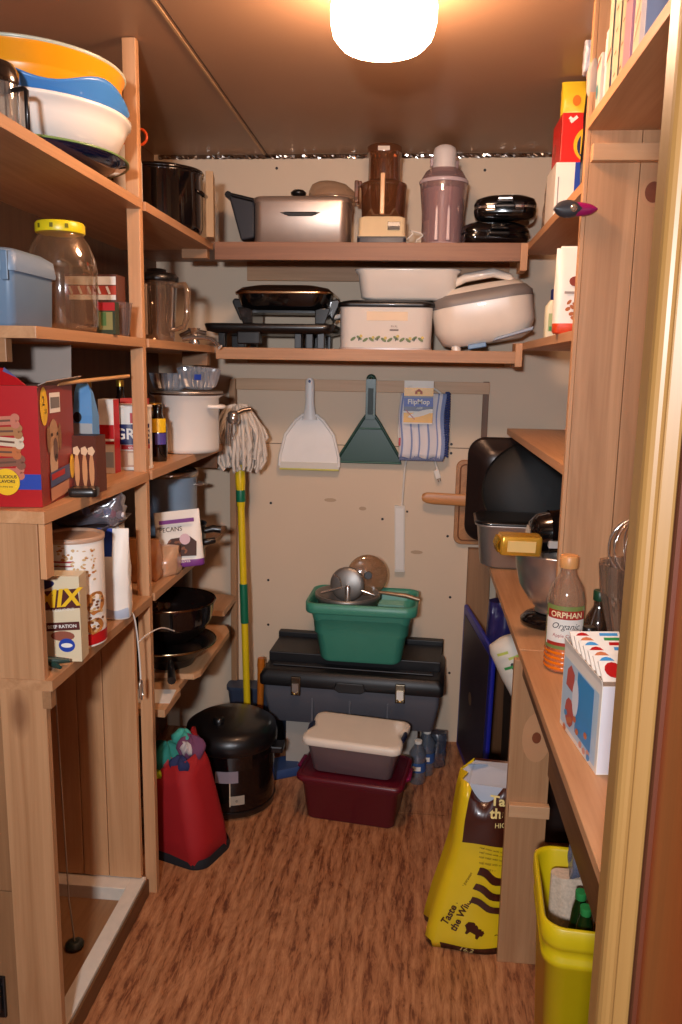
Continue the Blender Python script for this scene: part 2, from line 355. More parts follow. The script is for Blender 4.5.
# end panel of the left unit
ep = thing('cupboard', 'open wooden cupboard under the left shelves with knotty end panel and plank back', 'cupboard', (-.86, 1.75, 0))
def W(mb, x0, x1, y0, y1, z0, z1, mt): return mb.box(x0+.86, x1+.86, y0-1.75, y1-1.75, z0, z1, mt)
W(MB(), -.812, -.716, 1.448, 1.467, 0, 1.215, pine('z', 'b')).build('end_panel', ep, .0015)
W(MB(), -1.02, -.813, 1.454, 1.470, 0, .42, pine('z', 'c')).build('side_board', ep, .001)
W(MB(), -1.02, -.813, 1.454, 1.470, .423, 1.215, pine('z', 'c')).build('side_board', ep, .001)
W(MB(), -.7155, -.703, 1.452, 1.485, 1.105, 1.214, pine('z', 'a')).build('corner_block', ep, .001)
bp = MB()
for x0, x1 in ((-1.018, -.915), (-.913, -.84), (-.838, -.7445)): W(bp, x0, x1, 2.03, 2.048, .062, .875, pine('z', 'a'))
bp.build('plank_back', ep, .0015)
M_WPLY = mat('painted_base_edge', '#d8cdbd', .55, var=.12, scale=40)
fb = MB(); W(fb, -.775, -.735, 1.475, 2.045, 0, .058, M_WPLY); W(fb, -1.018, -.775, 1.985, 2.045, 0, .058, M_WPLY); W(fb, -1.018, -.775, 1.475, 1.50, 0, .058, M_WPLY)
fb.build('base_frame', ep, .0015)
W(MB(), -1.018, -.776, 1.502, 1.984, 0, .02, pine('y', 'c')).build('base_board', ep)
W(MB(), -.734, -.728, 1.475, 2.045, 0, .050, pine('y', 'd')).build('kick_strip', ep)
solo('latch', MB().box(-.012, .012, -.008, 0, -.05, .05, BLK).box(-.006, .006, -.02, -.008, -.03, .03, BLK), 'small black latch low on the left cupboard side', 'latch', (-.852, 1.4535, .17), bevel=.003)

# back shelves
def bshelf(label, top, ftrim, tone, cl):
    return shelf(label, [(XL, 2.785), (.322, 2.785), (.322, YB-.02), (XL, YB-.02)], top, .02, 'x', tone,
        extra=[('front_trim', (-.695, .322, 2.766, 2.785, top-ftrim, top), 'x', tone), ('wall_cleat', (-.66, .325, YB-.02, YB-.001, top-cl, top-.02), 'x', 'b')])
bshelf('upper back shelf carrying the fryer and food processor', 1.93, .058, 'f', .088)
bshelf('lower back shelf carrying the white roaster', 1.583, .040, 'b', .05)
# left overlap: keep the side shelves short of the back shelves
solo('mop_rail', MB().box(-.495, .495, -.009, .009, -.022, .022, pine('x', 'g')), 'narrow wooden rail on the back wall where the dustpans hang', 'rail', (-.22, YB-.010, 1.452), bevel=.001)

# right side: bench, shelves, upright boards
UY = 1.885
def rshelf(label, top, y0, y1, fx=.345): return shelf(label, [(fx, y0), (XR, y0), (XR, y1), (fx, y1)], top, .022, tone='a')
rshelf('right shelf board level with the upper back shelf', 1.93, UY+.021, 2.88)
rshelf('right shelf board level with the lower back shelf', 1.612, UY+.021, 2.88)
rshelf('empty right shelf board above the dark roasting pans', 1.305, UY+.021, 3.10)
shelf('short right shelf board near the door, packed with books and boxes', [(.345, .95), (XR, .95), (XR, UY-.001), (.345, UY-.001)], 2.053, .022, tone='a',
      extra=[('cleat', (.356, XR, UY-.024, UY-.001, 1.965, 2.000), 'x', 'e')])
up = thing('upright_board', 'wide knotty wooden upright board standing on the right bench', 'board', (.52, UY, .851))
W2 = lambda x0, x1, z0, z1: MB().box(x0-.52, x1-.52, 0, .02, z0-.851, z1-.851, pine('z', 'b'))
W2(.3545, .462, .851, 2.298).build('plank', up, .001); W2(.4635, XR, .851, 2.298).build('plank', up, .001)
MB().box(.345-.52, .354-.52, 0, .02, 0, 1.44, pine('z', 'a')).build('edge_strip', up, .001)
kd = g('knot_dark', '#74391c', .5, var=.3, scale=60); kl = g('knot_ring', '#b98860', .5)
kn = MB(); k0 = (.494-.52, 0, 1.905-.851)
kn.decal(k0, (1, 0, 0), (0, 0, 1), .052, .062, kl, .0006, 'oval').decal(k0, (1, 0, 0), (0, 0, 1), .036, .044, kd, .0012, 'oval'); kn.build('knot', up)
for y, z, nm in ((2.84, 1.91, 'upper'), (2.84, 1.59, 'lower')):
    solo('support_block', MB().box(-.014, .009, -.05, .05, -.055 if nm == 'lower' else -.065, .022, pine('z', 'a')), 'small wooden support block at the right end of the %s back shelf' % nm, 'block', (.3355, 2.815, z-.002), bevel=.001)
solo('prop_stick', MB().box(-.011, .011, -.008, .008, 0, .262, pine('z', 'd')), 'dark upright stick on the back wall above the roasting pans', 'stick', (.262, YB-.010, 1.215), bevel=.001)
bn = thing('bench', 'long knotty pine bench along the right wall below the mixer', 'bench', (.48, 1.8, 0))
def W3(nm, x0, x1, y0, y1, z0, z1, ax, tn): return MB().box(x0-.48, x1-.48, y0-1.8, y1-1.8, z0, z1, pine(ax, tn)).build(nm, bn, .0015)
W3('top_board', .270, XR, 1.906, 2.82, .83, .85, 'y', 'a'); W3('top_board', .270, XR, .805, 1.904, .83, .85, 'y', 'a')
W3('back_post', .222, .31, 3.10, 3.143, 0, .83, 'z', 'c'); W3('rear_panel', .31, XR, 2.85, 2.87, .0, .83, 'z', 'd')
W3('upright', .258, .359, 1.89, 1.91, 0, .829, 'z', 'b')
W3('crosspiece', .262, .362, 1.868, 1.889, .425, .457, 'x', 'e')
W3('lower_rail', .350, .372, .81, 1.866, .545, .635, 'y', 'd')
W3('front_apron', .278, .297, .81, 1.889, .79, .829, 'y', 'd')
kn = MB(); k0 = (.322-.48, 1.8899-1.8, .63)
kn.decal(k0, (1, 0, 0), (0, 0, 1), .07, .13, kl, .0006, 'oval').decal(k0, (1, 0, 0), (0, 0, 1), .022, .03, kd, .0012, 'oval'); kn.build('knot', bn)

# ================================================================ ceiling lamp
lm = thing('ceiling_lamp', 'glowing white glass jar lamp on the ceiling', 'lamp', (-.093, 1.79, 2.158))
GL = emis('lamp_glow', LAMP_COLOR, LAMP_STRENGTH)
MB().lathe([(.001, .0), (.055, .003), (.085, .012), (.102, .030), (.108, .055), (.109, .085), (.105, .112), (.098, .118)], GL, n=20).build('glass_shade', lm)
MB().lathe([(.103, .1185), (.108, .124), (.108, .1415)], g('lamp_base', '#e8e0d0', .4), n=28).build('ceiling_plate', lm)
# ================================================================ back shelves: appliances
T1, T2 = 1.931, 1.584
def handle_bow(w, r, mt, out=.03, z=0, drop=0):
    return MB().tube([(-w/2, 0, z), (-w/2, -out*.7, z+drop*.5), (-w/2+.012, -out, z+drop), (w/2-.012, -out, z+drop), (w/2, -out*.7, z+drop*.5), (w/2, 0, z)], r, mt)
# deep fryer
DS = g('fryer_steel', '#b5a294', 0.36, metal=.75, var=.08, scale=30)
t = thing('deep_fryer', 'brushed steel deep fryer with black side handle, second from left on the upper back shelf', 'deep fryer', (-.415, 2.93, T1))
MB().rbox([(.158, .085, .03, 0), (.163, .09, .03, .006), (.163, .09, .03, .140)], DS).rbox([(.166, .093, .03, .140), (.166, .093, .03, .155), (.158, .087, .03, .160)], DS).build('body', t)
MB().rbox([(.160, .088, .03, -.0), (.160, .088, .03, .008)], BLK).build('foot_rim', t)
MB().box(-.055, .055, -.096, -.0895, .098, .108, BLK).prism([(-.07, .106), (.07, .106), (.04, .094), (-.04, .094)], -.099, -.092, BLK).build('front_grip', t, .002)
hb = MB(); hb.prism([(-.166, .03), (-.166, .155), (-.225, .172), (-.262, .178), (-.255, .16), (-.215, .02)], -.05, .05, g('fryer_handle', '#24242a', .4)); hb.build('basket_handle', t, .006)
MB().tube([(-.258, -.055, .172), (-.258, .055, .172)], .012, BLK).tube([(-.25, -.05, .172), (-.17, -.05, .154)], .007, BLK).build('handle_bar', t)
MB().lathe([(.010, .16), (.010, .172), (.026, .180), (.028, .188), (.018, .196)], BLK, c=(-.02, 0), n=20).build('lid_knob', t)
t = thing('plastic_cover', 'clear plastic dome cover lying on the steel fryer lid', 'cover', (-.315, 2.93, T1+.1612))
CP = clear('clear_cover', '#e8d8c6', .25, .22, '#c7b09a')
MB().loft([[(a*.085*s*1.0+dx, b*.06*s, z) for a, b in [(math.cos(2*PI*i/24), math.sin(2*PI*i/24)) for i in range(24)]] for s, z, dx in ((1, 0, 0), (1.0, .012, 0), (.94, .03, -.004), (.72, .052, -.012), (.4, .062, -.018))], CP).build('dome', t)
MB().loft([[(a*.092*s, b*.066*s, z) for a, b in [(math.cos(2*PI*i/24), math.sin(2*PI*i/24)) for i in range(24)]] for s, z in ((1, 0.001), (1.02, .006), (1, .009), (.95, .006))], CP, False, False).build('rim', t)

# food processor
FPW = g('processor_cream', '#e6d0a8', .4); SM = clear('smoked_plastic', '#bc8862', .35, .22, '#9a6440')
t = thing('food_processor', 'cream food processor with smoky brown bowl and tall feed tube', 'food processor', (-.138, 2.93, T1))
MB().rbox([(.084, .079, .012, 0), (.084, .079, .012, .026)], g('processor_base', '#272b38', .4)).build('base', t)
MB().rbox([(.084, .078, .012, .024), (.084, .078, .012, .032), (.080, .075, .015, .036), (.079, .075, .015, .092), (.070, .067, .02, .098)], FPW).box(-.083, .083, -.0795, -.078, .026, .031, INK).build('motor_housing', t)
MB().box(.020, .062, -.080, -.074, .052, .078, BLK).box(.022, .060, -.082, -.080, .054, .064, g('key_grey', '#4a4038', .5)).build('switch', t, .001)
MB().box(-.03, .03, -.0785, -.077, .008, .018, BLK).build('front_slot', t)
MB().lathe([(.060, .099), (.074, .104), (.078, .20), (.080, .202), (.080, .212), (.055, .222)], SM, n=32).build('work_bowl', t)
MB().lathe([(.05, .222), (.052, .227), (.051, .300), (.056, .304), (.056, .334), (.05, .338)], SM, n=28, sx=1.05).build('feed_tube', t)
MB().box(-.085, -.10, -.02, .02, .15, .225, SM).box(-.1, -.075, -.01, .01, .205, .225, SM).build('bowl_handle', t, .003)
MB().box(-.008, .008, -.084, -.078, .102, .235, g('feed_rib', '#d2a070', .25)).build('rib', t, .003)
MB().box(-.02, .02, -.0565, -.0545, .312, .326, g('tube_label', '#cfc2b2', .4)).build('badge', t)
t2 = solo('power_cord', MB().tube([(.02*math.cos(a)+.012*math.sin(3*a), .006*math.sin(2*a), .03+.022*math.sin(a)) for a in [i*2*PI/30*2 for i in range(31)]], .003, WHT, 6), 'coiled white cord between the food processor and tall juicer', 'cord', (-.027, 2.90, T1+.004))

# juicer
JP = clear('juicer_plastic', '#dcc8c8', .4, .30, '#c0a4a8'); JB = g('juicer_body', '#c4acb0', .35)
t = thing('juicer', 'tall mauve clear-sided juicer with white pusher cap', 'juicer', (.068, 2.93, T1))
MB().lathe([(.072, 0), (.074, .004), (.074, .012), (.070, .016)], JB, n=32).build('base', t)
MB().lathe([(.066, .016), (.066, .15), (.072, .19), (.070, .195)], JB, n=32).build('inner_body', t)
MB().lathe([(.071, .016), (.072, .12), (.078, .175), (.081, .21), (.080, .224), (.064, .252), (.05, .262)], JP, n=36, cap1=False).build('outer_shell', t)
MB().lathe([(.0825, .212), (.084, .214), (.084, .222), (.082, .224)], g('shell_band', '#c9b6ba', .2), n=36, cap0=False, cap1=False).build('band', t)
for x in (-.022, .018): MB().prism([(x-.006, .02), (x+.006, .02), (x+.004, .12), (x, .135), (x-.004, .12)], -.078, -.070, g('rib_mauve', '#cbb4b6', .25)).build('rib', t, .002)
MB().lathe([(.042, .25), (.040, .285), (.040, .315), (.036, .330), (.022, .338)], g('cap_grey', '#d8d0cc', .4), n=24).build('pusher', t)
MB().box(-.05, -.036, -.01, .01, .27, .30, JP).build('lug', t, .002); MB().box(.036, .048, -.01, .01, .255, .29, JP).build('lug', t, .002)

# waffle makers
def waffle(name, label, loc, rz, w, d, steel):
    t = thing(name, label, 'waffle maker', loc, rz); t.scale = (1.14, 1, 1.05)
    MB().rbox([(w*.8, d*.8, .03, 0), (w*.95, d*.95, .035, .01), (w, d, .04, .028), (w*.99, d*.99, .04, .036)], BLKG).build('base_shell', t)
    MB().rbox([(w*.93, d*.93, .04, .036), (w*.93, d*.93, .04, .044)], steel).build('plate_edge', t)
    MB().rbox([(w*.99, d*.99, .04, .044), (w, d, .04, .050), (w*.93, d*.93, .04, .066), (w*.7, d*.7, .04, .078), (w*.3, d*.3, .03, .082)], BLKG).build('lid', t)
    MB().box(-.03, .03, -d-.03, -d+.004, .030, .042, BLK).box(-.025, .025, -d-.032, -d, .046, .056, BLK).build('handle', t, .004)
    MB().box(-.02, .02, -d*.97-.004, -d*.97, .058, .066, steel).build('light_panel', t)
    return t
waffle('waffle_maker', 'lower black waffle maker at the right end of the upper back shelf', (.242, 2.925, T1), .12, .10, .085, BLKG)
waffle('waffle_maker', 'upper black waffle maker with shiny silver hinge, stacked on another', (.280, 2.935, T1+.088), -.1, .092, .08, CHR)

# black roasting pot (left end, on the left shelf)
t = thing('roasting_pot', 'shiny black enamel canning pot at the back of the topmost left shelf', 'pot', (-.835, 2.60, 1.926))
SPK = mat('speckled_enamel', '#08080b', .1, coat=.8, var=.5, scale=300)
MB().lathe([(.10, 0), (.118, .006), (.122, .02), (.122, .17), (.126, .174), (.126, .18), (.12, .18), (.116, .02)], SPK, n=40, cap1=False, sx=1.16).build('body', t)
MB().lathe([(.126, .181), (.128, .184), (.124, .19), (.09, .2), (.02, .204)], SPK, n=40, sx=1.16).build('lid', t)
for s in (-1, 1):
    MB().tube([(s*.122*math.cos(a)+s*0, .122*math.sin(a), z) for a, z in ((-.22, .13), (-.22, .13))][:1]+[(s*(.122+.028), -.03, .12), (s*(.122+.028), .03, .12), (s*.12, .03, .13)], .005, BLKG).build('handle', t)
solo('cardboard_strip', MB().box(-.012, .012, -.05, .05, 0, .20, CARD), 'upright cardboard strip right of the black canning pot', 'cardboard', (-.688, 2.69, 1.926), rz=.2, bevel=.001)
t = thing('white_bottle', 'white bottle with orange cap behind the front post on the topmost left shelf', 'bottle', (-.80, 2.24, 1.926))
MB().lathe([(.035, 0), (.038, .01), (.038, .13), (.03, .16), (.018, .172)], WHT, n=20).build('body', t)
OR = g('orange_cap', '#d8501c', .4)
MB().lathe([(.02, .172), (.02, .198), (.016, .202)], OR, n=16).tube(arc((.035, .195), .02, -PI*.9, PI*.9, 14, 'xz'), .004, OR).build('cap', t)

# ---- lower back shelf
t = thing('electric_griddle', 'wide black electric griddle with legs at the left of the lower back shelf', 'griddle', (-.518, 2.945, T2))
MB().rbox([(.19, .12, .03, .048), (.225, .145, .04, .056), (.232, .15, .04, .080), (.226, .144, .04, .082), (.218, .135, .04, .072)], BLK).build('plate', t)
for x in (-.17, -.10, .10, .14, .18):
    MB().box(x-.012, x+.012, -.12, -.09, 0, .056, BLK).box(x-.012, x+.012, .09, .12, 0, .056, BLK).build('leg', t, .002)
MB().box(-.11, -.03, -.14, -.10, .012, .055, BLK).build('control_box', t, .004)
t = thing('electric_skillet', 'black electric skillet with glass-steel lid standing on the griddle', 'skillet', (-.472, 2.945, T2+.0835))
MB().box(-.13, .13, -.06, .06, .04, .05, BLK).build('underside', t)
for s in (-1, 1):
    MB().prism([(s*.11, 0), (s*.145, 0), (s*.165, .055), (s*.11, .055)], -.10, .10, g('leg_glossy', '#151210', .2, coat=.5)).build('foot', t, .003)
    MB().prism([(s*.15, .045), (s*.165, .012), (s*.195, .078), (s*.186, .09), (s*.14, .085)], -.05, .05, BLK).build('side_handle', t, .005)
MB().rbox([(.13, .11, .05, .045), (.155, .13, .06, .06), (.165, .14, .06, .095), (.168, .143, .06, .10)], BLKG).build('pan', t)
MB().rbox([(.170, .145, .06, .1005), (.170, .145, .06, .108), (.155, .13, .06, .122), (.11, .09, .05, .133), (.02, .015, .01, .136)], g('lid_dark', '#2c211b', .2, metal=.4, coat=.4), matfn=None).build('lid', t)
MB().rbox([(.171, .146, .06, .099), (.173, .148, .06, .104), (.171, .146, .06, .109), (.165, .14, .06, .108)], g('lid_rim', '#c9a37a', .22, metal=1), cap0=False, cap1=False).build('lid_rim', t)

# roaster oven with floral band
t = thing('roaster_oven', 'white roaster oven with black rim and leafy floral band', 'roaster', (-.115, 2.945, T2))
MB().rbox([(.150, .12, .04, .0), (.158, .128, .045, .008), (.160, .13, .045, .14), (.162, .132, .045, .142)], ENA, k=8).build('body', t)
MB().rbox([(.165, .135, .045, .1425), (.168, .138, .045, .15), (.166, .136, .045, .158), (.14, .11, .04, .166), (.1, .08, .04, .168)], BLK, k=8).build('rim', t)
MB().rbox([(.161, .131, .045, .006), (.161, .131, .045, .0)], g('foot_band', '#b8a8a0', .3), cap0=False).build('foot_band', t)
fbm = MB(); lf = g('leaf_green', '#5c6e35', .5); bud = g('bud_tan', '#c0a848', .5)
for i in range(12):
    x = -.11+i*.021; z = .035+.004*math.sin(i*2)
    fbm.decal((x, -.131, z), (math.cos(.6*(-1)**i), 0, math.sin(.6*(-1)**i)), (-math.sin(.6*(-1)**i), 0, math.cos(.6*(-1)**i)), .022, .010, lf, shape='oval', n=8)
    if i % 2: fbm.decal((x+.006, -.1312, z+.006), (1, 0, 0), (0, 0, 1), .011, .011, bud, shape='oval', n=7)
    if i % 3 == 1: fbm.decal((x, -.1312, z-.004), (.3, 0, .95), (-.95, 0, .3), .014, .005, INK, shape='oval', n=7)
fbm.build('floral_band', t)
MB().decal((.005, -.1305, .112), (1, 0, 0), (0, 0, 1), .14, .03, g('tape_residue', '#dcc4a4', .5)).text('RIVAL', .009, g('soft_ink', '#6d625a', .6), (.03, -.131, .078)).decal((.03, -.131, .066), (1, 0, 0), (0, 0, 1), .03, .005, g('soft_ink', '#6d625a', .6)).build('front_label', t)
MB().tube([(-.158, -.03, .118), (-.185, -.03, .112), (-.185, .03, .112), (-.158, .03, .118)], .008, ENA).build('handle', t)
MB().tube([(.158, -.03, .118), (.178, -.03, .112), (.178, .03, .112), (.158, .03, .118)], .007, BLK).build('handle', t)
# white pan on top of roaster
t = thing('white_baking_pan', 'deep white baking pan set on top of the floral roaster', 'pan', (-.045, 2.945, T2+.1695))
MB().rbox([(.135, .08, .035, 0), (.160, .10, .04, .008), (.171, .11, .045, .085), (.181, .120, .05, .094), (.182, .121, .05, .101), (.168, .110, .045, .100), (.155, .1, .04, .01), (.13, .08, .035, .006)], ENA, k=8).build('basin', t)
# white multi-cooker tilted
AW = g('appliance_white', '#e6dccf', .3, coat=.3); AG = g('appliance_grey', '#7d7672', .45)
t = thing('countertop_grill', 'white and grey lidded cooker, tilted, at the right of the lower back shelf', 'cooker', (.238, 2.93, T2+.034), rot=(0, math.radians(-10), -.1)); t.scale = (1.05, 1, 1.05)
MB().rbox([(.115, .08, .06, -.004), (.145, .10, .07, .010), (.163, .12, .08, .05), (.165, .122, .08, .125)], AW, k=8).build('body', t)
MB().rbox([(.167, .124, .08, .1255), (.168, .125, .08, .142), (.150, .11, .07, .162), (.148, .108, .07, .163)], AG, k=8).build('lid_rim', t)
MB().rbox([(.146, .106, .07, .1635), (.13, .09, .06, .180), (.06, .05, .04, .188)], AW, k=8).build('lid', t)
MB().tube([(-.10, -.05, .165), (-.095, -.055, .195), (-.04, -.06, .213), (.05, -.06, .213), (.1, -.055, .19), (.11, -.05, .165)], [.008, .012, .015, .015, .012, .008], AW).build('lid_handle', t)
MB().box(-.06, .0, -.100, -.04, -.018, -.002, g('drip_blue', '#5a7fa8', .4)).build('drip_tray', t, .003)
MB().prism([(.02, -.005), (.15, .01), (.155, .022), (.03, .006)], -.118, -.08, g('foot_blue_grey', '#8a94a4', .4)).build('base_foot', t, .003)
MB().lathe([(.016, -.016), (.016, .006)], AW, c=(-.10, -.06), n=14).build('foot', t)

# ================================================================ left shelves
# nested mixing bowls
BW = (-.858, 1.80)
t = thing('navy_bowl', 'dark navy bowl with green rim at the bottom of the bowl stack', 'bowl', (BW[0], BW[1], 1.926))
NV = g('navy_glaze', '#10142e', .12, coat=.6)
def bowl(nm, prof, mt, par, **k): return MB().lathe(prof, mt, n=56, **k).build(nm, par)
bowl('body', [(.08, 0), (.10, .002), (.16, .016), (.203, .031), (.201, .034), (.155, .020), (.09, .006)], NV, t, cap1=True)
MB().lathe([(.201, .0345), (.2065, .031), (.2065, .0345), (.202, .037)], g('green_rim', '#6d8a50', .3), n=56, cap0=False, cap1=False).build('rim', t)
t = thing('white_bowl', 'large white mixing bowl nested in the navy bowl', 'bowl', (BW[0], BW[1], 1.9335))
bowl('body', [(.09, 0), (.11, .002), (.180, .045), (.198, .080), (.206, .100), (.212, .103), (.214, .110), (.207, .110), (.196, .096), (.16, .045), (.10, .01)], ENA, t)
t = thing('blue_bowl', 'blue plastic bowl with wavy green-edged rim between the white and orange bowls', 'bowl', (BW[0], BW[1], 1.957))
BG = g('bowl_blue', '#3f7fc4', .3); rings = []
for r, z, wv in ((.09, 0, 0), (.14, .035, 0), (.190, .085, .0), (.206, .118, .018), (.210, .124, .020), (.204, .123, .020), (.182, .085, 0), (.10, .02, 0)):
    rings.append([(r*math.cos(2*PI*i/72), r*math.sin(2*PI*i/72), z+wv*math.sin(2*PI*i/72*5+3.3)*.75) for i in range(72)])
MB().loft(rings, BG, matfn=lambda i, j: g('rim_green', '#4f9a80', .3) if i in (4,) else BG).build('body', t)
t = thing('orange_bowl', 'big orange bowl with pale rim on top of the bowl stack', 'bowl', (BW[0]-.005, BW[1], 1.992))
OB = g('bowl_orange', '#f09a12', .28)
bowl('body', [(.09, 0), (.11, .002), (.165, .055), (.195, .100), (.195, .105), (.200, .108), (.199, .136), (.206, .140), (.205, .145), (.195, .142), (.16, .06), (.10, .01)], OB, t)
MB().lathe([(.206, .141), (.2095, .144), (.206, .148), (.196, .145)], g('rim_pale', '#b8bfae', .3), n=56, cap0=False, cap1=False).build('rim', t)
t = thing('green_cup', 'dark green round object just showing over the orange bowl rim', 'cup', (-.83, 1.76, 2.02))
MB().lathe([(.022, 0), (.026, .05), (.026, .13), (.012, .136)], g('dark_green', '#20351f', .4), n=20).build('body', t)
MB().lathe([(.026, 0), (.027, .006)], g('dark_green', '#20351f', .4), n=20).build('foot', t)
# french press
CG = clear('clear_glass', '#f0ece6', .35, .04)
t = thing('coffee_press', 'glass coffee press with black dome lid and square black handle beside the bowl stack', 'coffee press', (-.795, 1.53, 1.926), rz=-.35)
MB().lathe([(.042, .0), (.043, .004), (.043, .105)], CG, n=32, cap1=False).build('glass', t)
MB().lathe([(.045, .095), (.046, .10), (.044, .118), (.036, .132), (.02, .139), (.004, .141)], g('press_lid', '#1c130f', .15, coat=.6), n=32).build('lid', t)
MB().lathe([(.0455, .0), (.0455, .008)], BLK, n=32).build('base_ring', t)
for a in range(4): MB().box(-.002, .002, -.0455, -.0435, .008, .096, CHR).build('frame_strut', t).rotation_euler = (0, 0, a*PI/2+.4)
MB().tube([(.044, 0, .082), (.072, .0, .082), (.078, .0, .078), (.078, .0, .012), (.044, 0, .010)], .0045, BLK).build('handle', t)

# left shelf 3
L3 = 1.5868
t = thing('blue_toolbox', 'slate blue plastic lidded box with white peak logo on the left shelf', 'box', (-.853, 1.562, L3))
SB = g('slate_blue', '#5f7890', .45)
MB().rbox([(.092, .082, .012, 0), (.098, .086, .014, .006), (.101, .089, .014, .100)], SB).build('body', t)
MB().rbox([(.106, .094, .014, .100), (.107, .095, .014, .106), (.105, .093, .02, .132), (.09, .08, .03, .143), (.05, .05, .03, .145)], g('slate_blue_light', '#7389a0', .45)).build('lid', t)
MB().box(.085, .098, -.099, -.0955, .082, .135, SB).build('latch', t, .002)
lg = MB(); lg.decal((.045, -.089, .055), (1, 0, 0), (0, 0, 1), .034, .022, WHT, .0016, [(-.5, -.5), (.5, -.5), (.32, -.1), (.05, .5), (-.1, .1), (-.25, .2)])
lg.decal((.05, -.089, .052), (1, 0, 0), (0, 0, 1), .020, .012, SB, .0024, [(-.4, -.5), (.4, -.5), (.05, .4)])
lg.decal((.045, -.089, .036), (1, 0, 0), (0, 0, 1), .030, .007, RED, .0016); lg.build('logo', t)
t = thing('glass_jar', 'huge clear glass jar with yellow lid on the left shelf', 'jar', (-.780, 1.752, L3))
MB().lathe([(.045, .002), (.068, .004), (.074, .018), (.075, .13), (.072, .155), (.060, .185), (.050, .200), (.047, .205), (.047, .218)], clear('jar_glass', '#f4ece0', .3, .06, '#c8a888'), n=40, cap1=False).build('glass', t)
jl = MB().lathe([(.051, .208), (.052, .211), (.052, .226), (.049, .230)], g('jar_lid_yellow', '#d9c51c', .35), n=40)
for a in (-2.1, -1.5, -.9): jl.patch(.052, a-.07, a+.07, .214, .223, g('jar_lid_ink', '#6b6410', .4), n=4)
jl.build('lid', t)
t = thing('spice_box', 'small dark spice packet with red top right of the glass jar', 'packet', (-.716, 1.845, L3))
MB().box(-.022, .022, -.012, .012, 0, .072, g('spice_dark', '#30371f', .4), {'+z': RED}).decal((0, -.012, .062), (1, 0, 0), (0, 0, 1), .044, .018, RED, .001).decal((0, -.012, .03), (1, 0, 0), (0, 0, 1), .032, .04, g('spice_print', '#8c8146', .5), .001).decal((-.005, -.012, .034), (1, 0, 0), (0, 0, 1), .012, .03, g('spice_leaf', '#4a6b2c', .5), .0016).build('carton', t)
t = thing('dessert_cup', 'clear cup of dark spoons and white filling beside the spice packet', 'cup', (-.722, 1.93, L3))
MB().lathe([(.022, 0), (.024, .004), (.032, .075), (.034, .078)], clear('cup_clear', '#e6dad0', .3, .2, '#b09a94'), n=24, cap1=False).build('cup', t)
MB().lathe([(.018, .004), (.026, .06), (.02, .064)], g('cup_fill', '#4a3436', .5), n=18).build('filling', t)
t = thing('striped_carton', 'red and white printed carton behind the spice packet', 'carton', (-.83, 2.02, L3))
bx = MB().box(-.05, .082, -.03, .03, 0, .150, g('carton_dark', '#5b2f22', .5))
bx.decal((.016, -.03, .135), (1, 0, 0), (0, 0, 1), .13, .02, PAPER).decal((.016, -.03, .112), (1, 0, 0), (0, 0, 1), .13, .022, g('carton_red', '#b8412c', .5)).decal((.02, -.03, .095), (1, 0, 0), (0, 0, 1), .12, .012, PAPER)
for i in range(5): bx.decal((-.035+i*.024, -.0302, .112), (1, 0, .4), (-.4, 0, 1), .006, .02, PAPER, .0016)
bx.build('carton', t)
# blender pitcher
t = thing('blender_jug', 'blender jug with black lid and clear handle behind the front post on the left shelf', 'blender jug', (-.785, 2.42, L3), rz=-.25)
MB().lathe([(.045, 0), (.048, .004), (.050, .03), (.060, .17), (.062, .175)], clear('blender_plastic', '#d6c4b4', .6, .14, '#a08c7c'), n=10, cap1=False).build('jug', t)
MB().lathe([(.063, .175), (.065, .178), (.065, .190), (.055, .200), (.030, .203), (.028, .212), (.02, .214)], BLK, n=28).build('lid', t)
MB().tube([(.060, 0, .165), (.095, 0, .165), (.104, 0, .15), (.100, 0, .07), (.09, 0, .045), (.052, 0, .035)], [.008, .010, .010, .009, .008, .006], clear('handle_clear', '#e0ccb8', .6, .2, '#b09478')).build('handle', t)
MB().box(-.003, .003, -.061, -.058, .02, .165, g('jug_rib', '#b3a08e', .2)).build('rib', t)
solo('dark_canister', MB().lathe([(.04, 0), (.042, .01), (.042, .12), (.035, .13)], g('canister_dark', '#1f1613', .3), n=24), 'dark round canister between the front post and the blender jug', 'canister', (-.855, 2.28, L3))
# meat grinder clamp
t = thing('meat_grinder', 'small chrome hand-crank grinder at the corner of the left and back shelves', 'grinder', (-.742, 2.70, L3))
MB().tube([(-.05, 0, .02), (-.02, 0, .026), (.02, 0, .026), (.05, 0, .02), (.07, -.008, .005), (.082, -.012, -.006)], [.010, .009, .008, .007, .007, .010], CHR).build('crank', t)
MB().lathe([(.018, 0), (.019, .01), (.012, .02), (.013, .045), (.022, .056)], CHR, c=(-.012, .01), n=20).build('body', t)
MB().tube([(-.06, .01, .03), (-.03, .01, .045), (.0, .01, .045), (.03, .01, .04)], .007, g('worn_chrome', '#9a8f85', .3, metal=1)).build('barrel', t)

